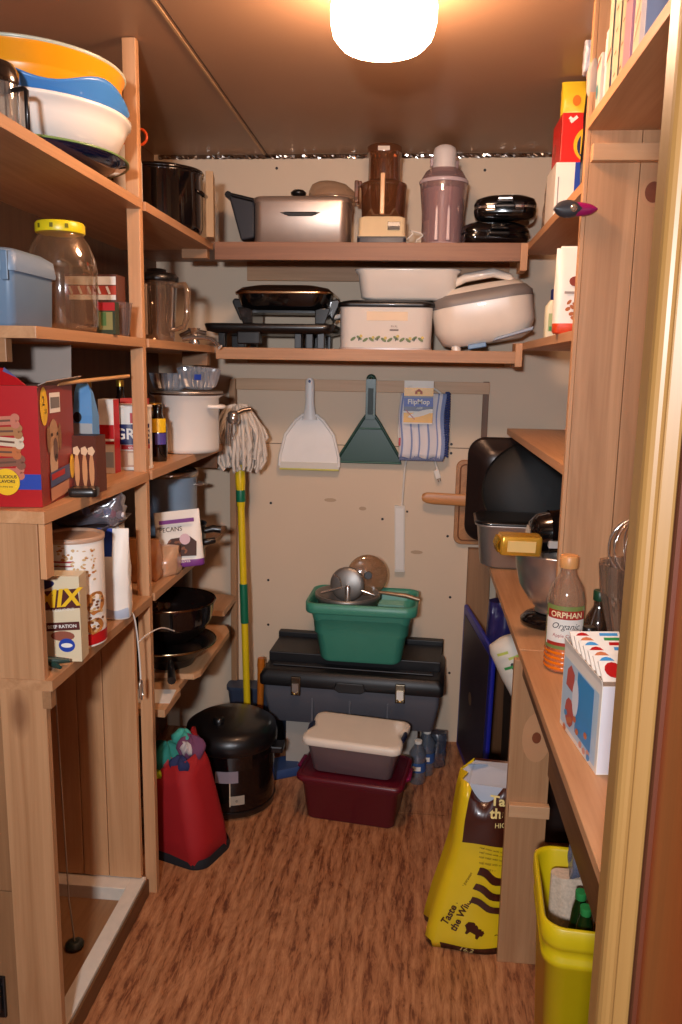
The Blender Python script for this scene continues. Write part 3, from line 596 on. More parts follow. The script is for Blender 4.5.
# left shelf 4
L4 = 1.2408
M_BR = g('box_red', '#a8141a', .35); SIDE = g('box_side_red', '#8a3028', .4)
t = thing('biscuit_box', 'big red dog biscuit box with stacked bone biscuits on its front', 'box', (-.722, 1.488, L4), rz=.10)
bx = MB().box(-.26, 0, 0, .205, 0, .235, M_BR, {'+x': SIDE, '+z': g('box_inside', '#3d2a20', .8)})
bx.decal((-.13, 0, .050), (1, 0, 0), (0, 0, 1), .26, .030, BLU, .001)
bc = [g('bis_a', '#b56a52', .6), g('bis_b', '#a06a3c', .6), g('bis_c', '#c9b398', .6), g('bis_d', '#b2622f', .6), g('bis_e', '#7c4a34', .6), g('bis_a', '#b56a52', .6)]
for i, mt in enumerate(bc[::-1]):
    z = .068+i*.020; dx = .004*math.sin(i*2.3); tl = .08*math.sin(i*1.7)
    u = (math.cos(tl), 0, math.sin(tl)); v = (-math.sin(tl), 0, math.cos(tl)); o = .0012+.0005*i
    for sx in (-1, 1):
        for sz in (-1, 1): bx.decal((-.066+dx+sx*.026, 0, z+sz*.006), u, v, .018, .017, mt, o, 'oval', 12)
    bx.decal((-.066+dx, 0, z), u, v, .052, .017, mt, o+.0002)
    bx.decal((-.066+dx, 0, z), u, v, .034, .004, g('bis_line', '#5f3a26', .6), o+.0005)
bx.decal((-.066, 0, .050), (1, 0, 0), (0, 0, 1), .052, .052, YEL, .005, 'oval', 28)
bx.text('DELICIOUS', .0085, INK, (-.066, 0, .060), off=.006, bold=.02).text('FLAVORS', .0085, INK, (-.066, 0, .051), off=.006, bold=.02).text('in every box', .005, INK, (-.066, 0, .041), off=.006)
# side face
bx.decal((0, .030, .195), (0, 1, 0), (0, 0, 1), .042, .075, YEL, .001, 'oval', 24).decal((0, .092, .200), (0, 1, 0), (0, 0, 1), .062, .040, PAPER, .001).decal((0, .092, .200), (0, 1, 0), (0, 0, 1), .052, .022, g('net_grey', '#7a7570', .5), .0016)
bx.text('2', .026, INK, (0, .026, .205), (0, 1, 0), off=.002).text('LB', .012, INK, (0, .036, .185), (0, 1, 0), off=.002)
DG = g('dog_tan', '#b08a68', .6)
bx.decal((0, .078, .125), (0, 1, 0), (0, 0, 1), .060, .085, DG, .001, 'oval', 24).decal((0, .072, .08), (0, 1, 0), (0, 0, 1), .045, .07, g('dog_light', '#c9a888', .6), .0014, 'oval', 24)
bx.decal((0, .084, .105), (0, 1, 0), (0, 0, 1), .026, .050, g('dog_muzzle', '#6b5248', .6), .002, 'oval', 20).decal((0, .084, .092), (0, 1, 0), (0, 0, 1), .014, .010, INK, .0026, 'oval', 12)
for yy in (.064, .096): bx.decal((0, yy, .137), (0, 1, 0), (0, 0, 1), .007, .008, INK, .0026, 'oval', 10)
for yy in (.046, .112): bx.decal((0, yy, .13), (0, 1, 0), (0, 0, 1), .018, .055, g('dog_ear', '#8f6848', .6), .0018, 'oval', 14)
bx.decal((0, .105, .050), (0, 1, .05), (0, 0, 1), .12, .030, g('banner_blue', '#4a5578', .5), .0024).decal((0, .09, .054), (0, 1, .05), (0, 0, 1), .08, .012, RED, .003).decal((0, .10, .020), (0, 1, .05), (0, 0, 1), .11, .026, g('peach_print', '#c08a6c', .5), .0024)
bx.decal((0, .178, .060), (0, 1, 0), (0, 0, 1), .030, .052, YEL, .0028, 'oval', 20)
bx.build('carton', t)
MB().add([(-.26, .0, .236), (-.02, 0, .236), (-.055, -.012, .268), (-.26, -.02, .270)], [(0, 1, 2, 3)], M_BR).decal((-.10, -.008, .253), (1, 0, 0), (0, -.38, .92), .05, .026, YEL, .0012, 'oval', 20).add([(-.058, -.0125, .262), (-.034, -.006, .250), (-.055, -.013, .2695)], [(0, 1, 2)], g('flap_blue', '#37356e', .5)).build('front_flap', t, solid=.0015)
MB().add([(-.26, .207, .236), (-.001, .207, .236), (-.001, .216, .318), (-.26, .216, .318)], [(0, 1, 2, 3)], g('flap_grey', '#8d8178', .8)).build('back_flap', t, solid=.002)
MB().add([(.001, .003, .2365), (.001, .204, .2365), (.018, .215, .252), (.016, .004, .243)], [(0, 1, 2, 3)], g('flap_grey', '#8d8178', .8)).build('side_flap', t, solid=.002)
solo('wooden_skewer', MB().tube([(-.006, -.20, .0), (.006, .20, .012)], .0045, TAN, 8), 'thin wooden dowel resting across the biscuit box flap', 'dowel', (-.730, 1.80, 1.478), rz=.02)
# row behind the box
t = thing('brown_carton', 'small brown carton with lit candle-like print right of the biscuit box', 'carton', (-.706, 1.678, L4), rz=-.05)
bx = MB().box(-.040, .018, 0, .05, 0, .125, g('carton_brown', '#5a2a1a', .4), {'+z': INK})
for x in (-.026, -.008, .008):
    bx.decal((x, 0, .05), (1, 0, 0), (0, 0, 1), .012, .075, g('flame_tan', '#c98a5a', .5), .001, 'oval', 12).decal((x, 0, .092), (1, 0, 0), (0, 0, 1), .018, .022, g('flame_light', '#e0b890', .5), .0014, 'oval', 5)
bx.build('carton', t)
solo('sardine_tin', MB().rbox([(.028, .020, .01, 0), (.030, .022, .01, .004), (.030, .022, .01, .016), (.026, .018, .01, .019)], g('tin_dark', '#1d1a18', .3)), 'flat dark tin in front of the brown carton', 'tin', (-.702, 1.640, L4), rz=.2)
t = thing('blue_bag', 'tall blue paper bag standing behind the brown carton', 'bag', (-.758, 1.80, L4))
BB = g('bag_blue', '#5c8fc0', .5)
bx = MB().loft([[(x*.62, y, z*.95) for x, y, z in r_] for r_ in ([(-.036, -.02, 0), (.036, -.02, 0), (.036, .02, 0), (-.036, .02, 0)], [(-.036, -.02, .17), (.036, -.02, .17), (.036, .02, .17), (-.036, .02, .17)], [(-.034, -.012, .225), (.030, -.012, .225), (.030, .0, .225), (-.034, .0, .225)], [(-.028, -.006, .245), (.012, -.006, .246), (.012, -.002, .246), (-.028, -.002, .245)])], BB, smooth=False)
bx.decal((0, -.02, .13), (1, 0, 0), (0, 0, 1), .044, .028, g('bag_grey', '#a8a8a6', .5)).decal((-.012, -.0205, .158), (1, 0, 0), (0, 0, 1), .02, .024, INK, .001, 'oval', 14)
bx.build('bag', t)
t = thing('candy_canister', 'narrow white and red stacked tin left of the grits canister', 'tin', (-.790, 2.02, L4))
MB().box(-.020, .020, -.02, .02, 0, .190, PAPER, {'+x': RED}).decal((0, -.02, .10), (1, 0, 0), (0, 0, 1), .040, .05, RED, .001).decal((0, -.02, .086), (1, 0, 0), (0, 0, 1), .040, .006, PAPER, .0016).decal((0, -.02, .035), (1, 0, 0), (0, 0, 1), .034, .04, g('pale_blue_print', '#9fb3c4', .5), .001).build('carton', t)
t = thing('red_carton', 'bright red carton just behind the grits canister', 'carton', (-.735, 2.215, L4))
MB().box(-.09, -.02, -.02, .02, 0, .185, g('carton_bright_red', '#c23a2e', .5)).decal((-.055, -.02, .15), (1, 0, 0), (0, 0, 1), .06, .02, PAPER).build('carton', t)
t = thing('grits_canister', 'white cylinder canister lettered GRITS beside the front post', 'canister', (-.772, 2.02, L4))
R = .056; GA = -1.15
t.location = (-.772, 2.128, L4)
cy = MB().lathe([(R, 0), (R, .165)], PAPER, n=40)
cy.patch(R, GA-.70, GA+.95, .068, .122, NAVY).patch(R, GA-.55, GA+.95, .055, .067, RED).patch(R, GA-.10, GA+.4, .125, .152, RED)
cy.patch(R, GA-.6, GA+.9, .008, .052, g('bowl_print', '#c79e84', .5)).patch(R+.0004, GA-.25, GA+.5, .014, .046, g('grits_print', '#e2c8a8', .5))
cy.ctext('GRITS', .040, PAPER, R, GA+.10, .095, bold=.02).ctext('enriched', .012, PAPER, R, GA+.15, .061).ctext('old', .010, INK, R, GA+.5, .138)
cy.build('tube', t)
MB().lathe([(R+.002, .0), (R+.0025, .006)], WHT, n=40).build('bottom_rim', t); MB().lathe([(R+.002, .1655), (R+.002, .171), (R-.004, .172)], WHT, n=40).build('lid', t)
def bottle(name, label, loc, r, h, body, cap, neck=.35, group=None, lab=None):
    t = thing(name, label, 'bottle', loc, 0, group)
    b = MB().lathe([(r*.9, 0), (r, .006), (r, h*.62), (r*.75, h*.72), (r*neck, h*.82), (r*neck, h*.92)], body, n=22)
    if lab: b.patch(r, -PI*.95, -PI*.05, h*.2, h*.55, lab)
    b.build('glass', t); MB().lathe([(r*neck*1.15, h*.921), (r*neck*1.15, h*.985), (r*neck, h)], cap, n=18).build('cap', t); return t
AMB = g('dark_glass', '#140e0c', .12, coat=.6); GOLD = g('gold_cap', '#b08a3a', .3, metal=.8)
for k, (x, y) in enumerate(((-.862, 2.06), (-.84, 2.24))):
    bottle('sauce_bottle', ['dark sauce bottle with gold cap behind the blue bag', 'dark sauce bottle with gold cap behind the grits canister'][k], (x, y, L4), .028, .235, AMB, GOLD, group='gold-capped bottles at the back of the left shelf')
t = bottle('syrup_bottle', 'dark bottle with yellow and purple label right of the front post', (-.752, 2.30, L4), .026, .165, AMB, AMB, .5)
MB().patch(.026, -2.0, -.3, .085, .125, YEL, 8).patch(.026, -1.6, -.3, .05, .083, g('label_purple', '#4b3f8a', .5), 8).build('label', t)
t = thing('mason_jar', 'clear jar with brass lid behind the dark syrup bottle', 'jar', (-.80, 2.395, L4))
MB().lathe([(.03, 0), (.034, .006), (.034, .12), (.028, .14), (.026, .15)], clear('mason_glass', '#e2d2bc', .35, .18, '#a89078'), n=24, cap1=False).build('glass', t)
MB().lathe([(.029, .142), (.029, .162), (.026, .165)], GOLD, n=24).build('lid', t)
# white enamel pot
t = thing('white_stockpot', 'white enamel stockpot with side loop handle on the left shelf', 'pot', (-.745, 2.58, L4))
MB().lathe([(.090, 0), (.100, .004), (.103, .015), (.104, .176), (.118, .184), (.119, .190), (.112, .190), (.100, .18), (.099, .02)], ENA, n=48, cap1=False).build('body', t)
MB().tube(arc((.104, 0), .032, -PI*.48, PI*.48, 10, 'xy', .150), .007, ENA).build('handle', t).rotation_euler = (0, 0, -.35)
MB().tube(arc((.104, 0), .032, -PI*.48, PI*.48, 10, 'xy', .150), .007, ENA).build('handle', t).rotation_euler = (0, 0, PI-.35)
MB().lathe([(.1195, .185), (.1205, .188), (.1195, .1905)], g('pot_rim', '#3a2a22', .4), n=48, cap0=False, cap1=False).build('rim_edge', t)
# crystal pieces on top: tray bridging the pot
GLS = clear('cut_glass', '#b4bcc6', 1.0, .30, '#c4ccd8', rough=.12)
def fluted(nm, label, loc, r, h, n, rz, tilt=0, mt=None, group=None):
    t = thing(nm, label, 'bowl', loc, group=group, rot=(tilt, 0, rz)); rings = []
    for k, (q, z) in enumerate(((.6, 0), (.8, .15), (.92, .55), (1.0, .95), (1.02, 1.0), (.94, .96), (.84, .5), (.6, .08))):
        rings.append([(r*q*(1+.09*math.cos(n*2*PI*i/(n*4)))*math.cos(2*PI*i/(n*4)), r*q*(1+.09*math.cos(n*2*PI*i/(n*4)))*math.sin(2*PI*i/(n*4)), h*z) for i in range(n*4)])
    MB().loft(rings, mt or GLS, smooth=False).build('bowl_body', t); return t
solo('wire_rack', MB().lathe([(.112, 0), (.116, .002), (.116, .006), (.112, .006)], STEEL, n=40), 'round steel lid lying on the white stockpot rim', 'lid', (-.745, 2.58, L4+.1905))
t = fluted('cut_glass_bowl', 'cut glass bowl at the left on top of the white stockpot', (-.803, 2.58, L4+.1975), .058, .055, 20, .2)
t = fluted('cut_glass_bowl', 'tilted cut glass bowl with a blue sticker on top of the white stockpot', (-.705, 2.58, L4+.206), .064, .062, 24, .5, tilt=.12)
MB().decal((-.02, -.0645, .045), (1, 0, 0), (0, -.2, 1), .022, .018, BLU, .002).build('blue_sticker', t)
# hanging chrome tongs
t = thing('egg_beater', 'chrome hand beater hanging past the white stockpot handle', 'beater', (-.642, 2.80, L4+.08))
MB().lathe([(.018, 0), (.022, .01), (.02, .035), (.008, .045)], CHR, n=18).build('gear_housing', t)
MB().tube([(0, 0, .03), (.03, .02, .045), (.055, .03, .05)], .008, g('worn_chrome', '#9a8f85', .3, metal=1)).build('grip', t)
MB().tube([(-.01, 0, .012), (-.012, 0, -.03), (-.004, .0, -.06), (.008, 0, -.03), (.01, 0, .01)], .003, CHR).build('whisk_loop', t)
MB().tube([(-.02, .0, -.0795), (-.02, .0, .02), (0, 0, .02)], .006, CHR).build('stand', t)

# left shelf 5
L5 = .9008
t = thing('oat_canister', 'large white canister printed with oat cookies and red base band', 'canister', (-.752, 1.685, L5))
R = .0665; A = -1.05
cy = MB().lathe([(R, 0), (R, .235)], PAPER, n=48)
cy.patch(R, -PI, PI, .004, .030, RED, 40).patch(R, -2.4, -1.15, .195, .199, g('thin_red', '#a0303a', .5), 14).patch(R, -2.4, -1.15, .186, .189, g('thin_red', '#a0303a', .5), 14)
ck = g('cookie_print', '#b06f30', .6); ckd = g('cookie_dark', '#6d3f1c', .6); oat = g('oat_print', '#c9a877', .6)
def blob(a, z, w, h, mt, o=0, n=16, jag=.12):
    pts = [(w/2*math.cos(2*PI*i/n)*(1+random.uniform(-jag, jag)), h/2*math.sin(2*PI*i/n)*(1+random.uniform(-jag, jag))) for i in range(n)]
    rr = R+.0012+o; cy.add([(rr*math.cos(a+x/R), rr*math.sin(a+x/R), z+y) for x, y in pts], [tuple(range(n))], mt)
blob(A+.62, .098, .055, .052, ck, .0006); blob(A+.2, .105, .04, .035, ck, .0012); blob(A+.55, .046, .05, .036, ck, .0008)
for i in range(26): blob(A+random.uniform(.3, .9), random.choice((.095, .05))+random.uniform(-.02, .02), .009, .006, random.choice((ckd, oat)), .002, 7)
for i in range(60): blob(A+random.uniform(-.6, .7), .195+random.uniform(-.035, .03)*(1+0.4*random.random()), random.uniform(.004, .010), random.uniform(.003, .007), random.choice((oat, ck, oat)), .0004*(i % 5), 7)
cy.build('tube', t)
MB().lathe([(R+.002, .2355), (R+.0025, .238), (R+.0025, .246), (R-.003, .247), (R-.006, .241)], g('lid_tan', '#b09078', .45), n=48).build('lid', t)
t = thing('muffin_mix_box', 'cream mix box with brown banner and yellow lettering in front of the oat canister', 'box', (-.704, 1.552, L5), rz=.12)
CRM = g('box_cream', '#d6c6a4', .45); MRN = g('maroon_print', '#4e1a16', .45)
bx = MB().box(-.095, .020, 0, .05, 0, .185, CRM)
bx.decal((-.0375, 0, .133), (1, 0, .10), (-.10, 0, 1), .113, .042, MRN, .001)
bx.text('MIX', .052, YEL, (-.026, 0, .136), (1, 0, .10), (-.10, 0, 1), off=.002, shear=.25, bold=.03)
bx.text('SOFT & DELICIOUS', .008, PAPER, (-.025, 0, .112), (1, 0, .10), (-.10, 0, 1), off=.002)
bx.decal((-.055, 0, .166), (1, 0, .2), (-.2, 0, 1), .05, .02, NAVY, .0014, 'oval', 16).decal((-.018, 0, .077), (1, 0, .06), (-.06, 0, 1), .072, .018, MRN, .001).text('BEEF RATION', .010, PAPER, (-.018, 0, .077), (1, 0, .06), (-.06, 0, 1), off=.002, bold=.02)
bx.decal((-.018, 0, .056), (1, 0, 0), (0, 0, 1), .05, .022, g('meat_print', '#8c4a34', .6), .0008, 'oval', 14).decal((-.010, 0, .036), (1, 0, 0), (0, 0, 1), .034, .030, BLU, .0012, 'oval', 20).decal((-.010, 0, .036), (1, 0, 0), (0, 0, 1), .024, .010, PAPER, .0018, 'oval', 16)
bx.build('carton', t)
t = thing('flour_bag', 'white flour bag with bright blue corner beside the oat canister', 'bag', (-.727, 1.86, L5), rz=.1)
def bag(w, d, h, mt, matfn=None, top=.08, pinch=.85, seed=0, n=28, bot=.85, wr=.004, taper=.0):
    """soft packet: rounded bottom, flattened seal along the top"""
    rnd = random.Random(seed); m_ = MB(); rings = []
    lv = [0, .02, .12, .25, .4, .55, .7, .82, .92, 1]
    ph = [rnd.uniform(0, 6) for _ in range(6)]
    for v in lv:
        dd = d*(bot if v == 0 else (1 if v < .55 else max(top, 1-(v-.55)/.45*(1-top))))
        ww = w*(.92 if v == 0 else 1-(1-pinch)*max(0, math.sin(v*PI))*0-taper*v)
        rg = []
        for i in range(n):
            a = 2*PI*i/n; c, s = math.cos(a), math.sin(a)
            x = ww/2*abs(c)**.7*(1 if c > 0 else -1); y = dd/2*abs(s)**.75*(1 if s > 0 else -1)
            k = wr*math.sin(5*a+ph[0]+v*7)*math.sin(v*9+ph[1])*min(1, dd/d+.1)
            rg.append((x+k*.5, y+k, v*h+(k*.6 if 0 < v < 1 else 0)))
        rings.append(rg)
    m_.loft(rings, mt, matfn=matfn); return m_
bag(.078, .055, .225, PAPER, lambda i, j: BLU if (i >= 6 and 14 <= j <= 20) else (g('print_blue_grey', '#b4c0d0', .5) if (i in (1,) and 18 <= j <= 25) else PAPER), top=.15, seed=3).build('bag', t)
t = thing('wrapped_candy_bag', 'crinkled clear bag of blue and pink wrapped sweets on the grey tray', 'bag', (-.80, 1.87, 1.139))
CB = clear('crinkle_bag', '#d8d4da', .5, .25, '#a8a4b0', rough=.15)
bag(.19, .10, .075, CB, seed=5, top=.5, wr=.010).build('bag', t)
sw = [g('sweet_blue', '#3a78c4', .4), g('sweet_pink', '#c8435e', .4), g('sweet_white', '#d9d9e2', .4)]
for i in range(12):
    x, y, z = -.07+.014*i+random.uniform(-.005, .005), random.uniform(-.02, .02), .018+random.uniform(0, .025)
    MB().lathe([(.004, -.010), (.010, -.005), (.010, .005), (.004, .010)], sw[i % 3], n=9).build('sweet', t).location = (x, y, z)
solo('grey_tray', MB().rbox([(.10, .12, .01, 0), (.115, .135, .015, .02), (.117, .137, .015, .022), (.11, .13, .012, .02), (.098, .118, .01, .004)], g('tray_grey', '#5b5357', .4)), 'grey plastic tray stacked above the bread bags under the chest-high shelf', 'tray', (-.845, 1.87, 1.115))
t = thing('snack_packet', 'small white packet with teal stripe above the flour bag', 'packet', (-.775, 1.965, L5), rz=.1)
MB().box(-.03, .03, -.025, .025, 0, .213, PAPER).decal((.012, -.025, .19), (1, 0, 0), (0, 0, 1), .03, .035, g('teal_print', '#6f98a8', .5)).build('carton', t)
for k, (x, y, h, col, lab_) in enumerate(((-.87, 1.86, .20, '#8a5a44', 'brown bread bag behind the oat canister'), (-.79, 2.22, .12, '#d08a50', 'bag of orange-brown snacks behind the front post'), (-.755, 2.30, .085, '#e0b48c', 'pale bag leaning by the white pecan pouch'))):
    t = thing('bread_bag', lab_, 'bag', (x, y, L5))
    bag(.12, .09, h, clear('bread_bag_%d' % k, col, .4, .55, col, rough=.2), seed=11+k, top=.3, wr=.008).build('bag', t)
    bag(.10, .07, h*.6, g('bread_%d' % k, col, .8), seed=21+k, top=.8, wr=.004).build('contents', t)
# pecan pouch lying against the pot
t = thing('pecan_pouch', 'white and purple nut pouch with a window onto brown nuts', 'pouch', (-.706, 2.36, L5+.004), rot=(-.18, -.14, .02))
PU = g('print_purple', '#7a3a86', .45)
b = bag(.145, .045, .175, PAPER, lambda i, j: PU if i == 1 or i == 0 else PAPER, top=.12, seed=8, wr=.002)
b.decal((.012, -.0245, .062), (1, 0, 0), (0, 0, 1), .10, .062, g('nut_dark', '#4a2c20', .5), .002, [(-.5, -.4), (.45, -.5), (.5, .2), (.3, .5), (-.3, .45), (-.5, .1)])
for i in range(20): b.decal((.012+random.uniform(-.038, .036), -.0247, .062+random.uniform(-.022, .022)), (1, 0, random.uniform(-1, 1)), (-.3, 0, 1), .014, .008, g('nut_light', '#8a5436', .5), .003+.0002*i, 'oval', 8)
b.decal((.028, -.0247, .085), (1, 0, 0), (0, 0, 1), .034, .034, g('heart_pink', '#d9b8bf', .5), .0075, 'oval', 14)
b.decal((.005, -.022, .142), (1, 0, 0), (0, 0, 1), .11, .012, PU, .003).text('PECANS', .020, INK, (-.015, -.024, .118), off=.003, wide=1.0).text('halves', .014, PAPER, (.02, -.0245, .018), off=.0042)
b.build('pouch', t)
t = thing('black_saucepan', 'black saucepan with stubby handle poking past the nut pouch', 'saucepan', (-.745, 2.50, L5))
MB().lathe([(.06, 0), (.072, .01), (.078, .11), (.08, .115), (.076, .112), (.068, .012)], BLK, n=32).build('pan', t)
MB().tube([(.07, .0, .09), (.10, .01, .098), (.125, .015, .094)], [.010, .012, .012], BLK).build('handle', t)
MB().tube([(.06, -.04, .06), (.09, -.05, .066), (.115, -.03, .068)], [.010, .011, .010], BLK).build('side_handle', t)
t = thing('blue_stockpot', 'tall blue-grey stockpot standing at the back of the left unit', 'stockpot', (-.862, 2.74, .9008))
shelf('short shelf board in the back left corner under the blue-grey stockpot', [(XL, 2.63), (-.735, 2.63), (-.735, 3.05), (XL, 3.05)], .90, tone='c')
MB().lathe([(.090, 0), (.098, .006), (.098, .245), (.100, .25), (.095, .25)], g('pot_blue', '#9db2c6', .3, coat=.3), n=40).build('body', t)
MB().lathe([(.1005, .235), (.103, .238), (.103, .252), (.098, .255)], STEEL, n=40).build('rim', t)
MB().tube(arc((.098, 0), .026, -PI*.48, PI*.48, 8, 'xy', .21), .005, STEEL).build('handle', t)
MB().lathe([(.098, .2555), (.09, .262), (.02, .272)], g('dark_lid', '#3e4a58', .25, metal=.5), n=36).build('lid', t)
# green tongs at the front
t = thing('garden_pruners', 'dark green-handled pruners lying in front of the mix box', 'pruners', (-.735, 1.515, L5))
DGN = g('pruner_green', '#1f3a34', .4)
MB().tube([(-.05, -.02, .018), (.0, -.005, .016), (.035, .015, .010)], [.011, .009, .004], DGN).build('handle', t)
MB().tube([(-.05, .010, .012), (.0, -.0, .010), (.03, -.02, .008)], [.011, .009, .004], DGN).build('handle', t)
MB().box(-.01, .012, -.01, .008, .0, .007, STEEL).build('pivot', t)
# string with clip hanging off the shelf
t = thing('string_loop', 'white cord with metal clip hanging from the left shelf edge', 'cord', (-.699, 1.93, .90))
wire('loop', [(-.01, -.06, .004), (.004, -.04, .002), (.006, -.02, -.05), (.006, -.005, -.13), (.006, 0, -.19)], .0022, WHT, t)
wire('loose_end', [(.006, -.012, -.085), (.012, .05, -.082), (.02, .14, -.095), (.03, .22, -.13)], .0018, WHT, t)
MB().tube([(.006, 0, -.19), (.006, .010, -.20), (.006, .010, -.235), (.006, 0, -.245), (.006, -.010, -.235), (.006, -.010, -.20), (.006, 0, -.19)], .0028, CHR).build('clip', t)
# cord with weight inside the cupboard
t = thing('plumb_cord', 'thin cord with dark weight hanging inside the open cupboard', 'cord', (-.84, 1.79, .021))
MB().lathe([(.018, 0), (.024, .004), (.024, .012), (.012, .018)], g('weight_green', '#26302a', .5), n=12).build('weight', t)
MB().tube([(0, 0, .017), (-.01, 0, .14), (-.022, 0, .856)], .0022, g('cord_grey', '#a89a8a', .6), 6).build('cord', t)
# pans on the lowest shelf
t = thing('dented_skillet', 'wide dark skillet stacked under the wok on the lowest left shelf', 'skillet', (-.780, 2.46, .5495)); t.scale = (.88, .88, 1)
SKM = g('skillet_metal', '#4c4a48', .22, metal=.9, var=.15)
MB().lathe([(.115, .045), (.12, .043), (.165, .078), (.170, .080), (.165, .084), (.115, .05)], SKM, n=48).build('pan', t)
MB().lathe([(.1705, .0785), (.1725, .0815), (.1705, .0845)], g('pan_lip', '#b8a27c', .2, metal=1), n=48, cap0=False, cap1=False).build('lip', t)
MB().lathe([(.07, 0), (.085, .006), (.10, .042)], BLK, n=32).build('ring_base', t)
MB().tube([(.05, -.16, .060), (.065, -.20, .045), (.08, -.245, .030)], [.010, .013, .015], BLK).build('handle', t)
t = thing('wok', 'shiny dark bowl-shaped wok on top of the skillet', 'wok', (-.772, 2.46, .630))
WK = g('wok_metal', '#2c2321', .1, metal=.7, coat=.5, var=.1)
MB().lathe([(x*.86, z) for x, z in [(.05, 0), (.065, .002), (.12, .035), (.15, .08), (.162, .135), (.165, .137), (.160, .139), (.148, .085), (.118, .04), (.06, .008)]], WK, n=56).build('bowl', t)
MB().lathe([(.1423, .135), (.1441, .138), (.1423, .141)], g('wok_lip', '#8a6a50', .2, metal=1), n=56, cap0=False, cap1=False).build('lip', t)
solo('red_dish', MB().lathe([(.05, 0), (.07, .01), (.10, .05), (.102, .055), (.09, .05)], g('dish_red', '#a8231c', .25, coat=.4), n=36), 'red dish just visible behind the wok', 'dish', (-.875, 2.80, .789))
solo('storage_tin', MB().lathe([(.07, 0), (.072, .01), (.072, .25), (.07, .256)], g('tin_brown', '#4a342a', .4), n=30), 'brown round tin standing behind the wok under the red dish', 'tin', (-.875, 2.80, .531))
solo('paper_sheet', MB().box(-.06, .06, -.05, .05, 0, .0015, PAPER), 'white paper sheet at the front of the lowest left shelf', 'paper', (-.765, 2.235, .5305), rz=.1)
# ================================================================ hanging on the back wall
t = thing('dustpan', 'white dustpan hanging handle-up on the wooden rail', 'dustpan', (-.412, YB-.022, 1.125))
DW = g('dustpan_white', '#e9e6e2', .4)
out = [(-.118, .012), (-.116, .05), (-.095, .135), (-.055, .19), (-.028, .212), (.028, .212), (.055, .19), (.095, .135), (.116, .05), (.118, .012)]
MB().prism(out, -.008, 0, DW).build('tray', t, .003)
MB().prism([(-.118, .0), (-.118, .028), (.118, .028), (.118, .0)], -.014, -.004, g('dustpan_lip', '#d4cfc4', .4)).box(-.117, .117, -.0145, -.012, -.004, .004, g('lip_yellow', '#c8c05a', .4)).build('lip', t, .003)
MB().tube([(x, -.012, z) for x, z in out], .006, DW).build('rolled_edge', t)
MB().loft([[(a*math.cos(q), -.012+.012*math.sin(q), z) for q in [2*PI*i/20 for i in range(20)]] for a, z in ((.030, .195), (.022, .225), (.017, .26), (.018, .32), (.016, .345), (.008, .354))], DW).build('handle', t)
MB().decal((0, -.0245, .342), (1, 0, 0), (0, 0, 1), .010, .012, g('hole_blue', '#3a4a78', .5), .001, 'oval', 12).build('hanging_hole', t)
t = thing('dustpan', 'dark green dustpan hanging between the white dustpan and the mop refill', 'dustpan', (-.176, YB-.022, 1.155))
DGR = g('dustpan_green', '#0f3b2e', .35)
out = [(-.125, .0), (-.122, .018), (-.035, .160), (-.016, .188), (.016, .188), (.035, .160), (.122, .018), (.125, .0)]
MB().prism(out, -.006, 0, DGR).build('tray', t, .002)
MB().tube([(x, -.010, z) for x, z in out[1:-1]], .0055, DGR).build('raised_side', t)
MB().tube([(-.125, -.008, .003), (.125, -.008, .003)], .004, g('green_edge', '#2c5f50', .4)).tube([(-.055, -.009, .135), (.055, -.009, .135)], .003, g('green_edge', '#2c5f50', .4)).build('ridge', t)
MB().box(-.019, .019, -.020, -.004, .17, .325, DGR).box(-.010, .010, -.021, -.0195, .19, .29, g('green_deep', '#082419', .5)).tube(arc((0, .325), .011, 0, PI, 8, 'xz', -.012), .008, DGR).build('handle', t, .004)
# mop refill package
t = thing('mop_refill', 'striped blue and white mop refill in yellow and blue packaging hanging on the rail', 'mop refill', (.018, YB-.04, 1.185))
STR = g('stripe_blue', '#8493bd', .8); WCL = g('cloth_white', '#dcd8dc', .85)
rings = []
nx = 26
vs = []; fs = []; ml = []
for i in range(nx+1):
    x = -.080+.172*i/nx
    for k in range(15):
        z = .0+.245*k/14; vs.append((x+.004*math.sin(z*30), -.014-.006*math.sin(i*.5)-.004*math.cos(z*25), z+.004*math.sin(i*.7)*(k == 0)-.0*k))
for i in range(nx):
    for k in range(14): fs.append((i*15+k, (i+1)*15+k, (i+1)*15+k+1, i*15+k+1)); ml.append(STR if i % 5 in (1,) or i > 23 else WCL)
MB().add(vs, fs, ml, True).build('cloth', t, solid=.010)
tf = MB(); tfm = g('tuft_navy', '#2d3d72', .9)
for k in range(26):
    z = .01+.0095*k; tf.tube([(.090, -.014, z), (.104+random.uniform(-.003, .004), -.018, z+.002), (.106, -.012, z-.004)], .0045, tfm, 5)
for k in range(24): x = -.075+.007*k; tf.tube([(x, -.014, .006), (x+.001, -.018, -.006), (x, -.012, -.010)], .004, g('tuft_grey', '#8088a8', .9), 5)
tf.build('tufted_edge', t)
PKY = g('package_yellow', '#e9a81c', .35)
pk = MB(); pk.T = Matrix.Translation((-.006, 0, 0)); pk.box(-.060, .050, -.030, -.028, .130, .292, PAPER)
def pd(x0, x1, z0, z1, mt, o): pk.decal(((x0+x1)/2, -.030, (z0+z1)/2), (1, 0, 0), (0, 0, 1), x1-x0, z1-z0, mt, o)
pd(-.060, .050, .235, .266, PKY, .001); pd(-.060, .050, .178, .235, NAVY, .001); pd(-.060, .050, .195, .228, BLU, .0014); pd(-.060, .050, .135, .172, PKY, .001)
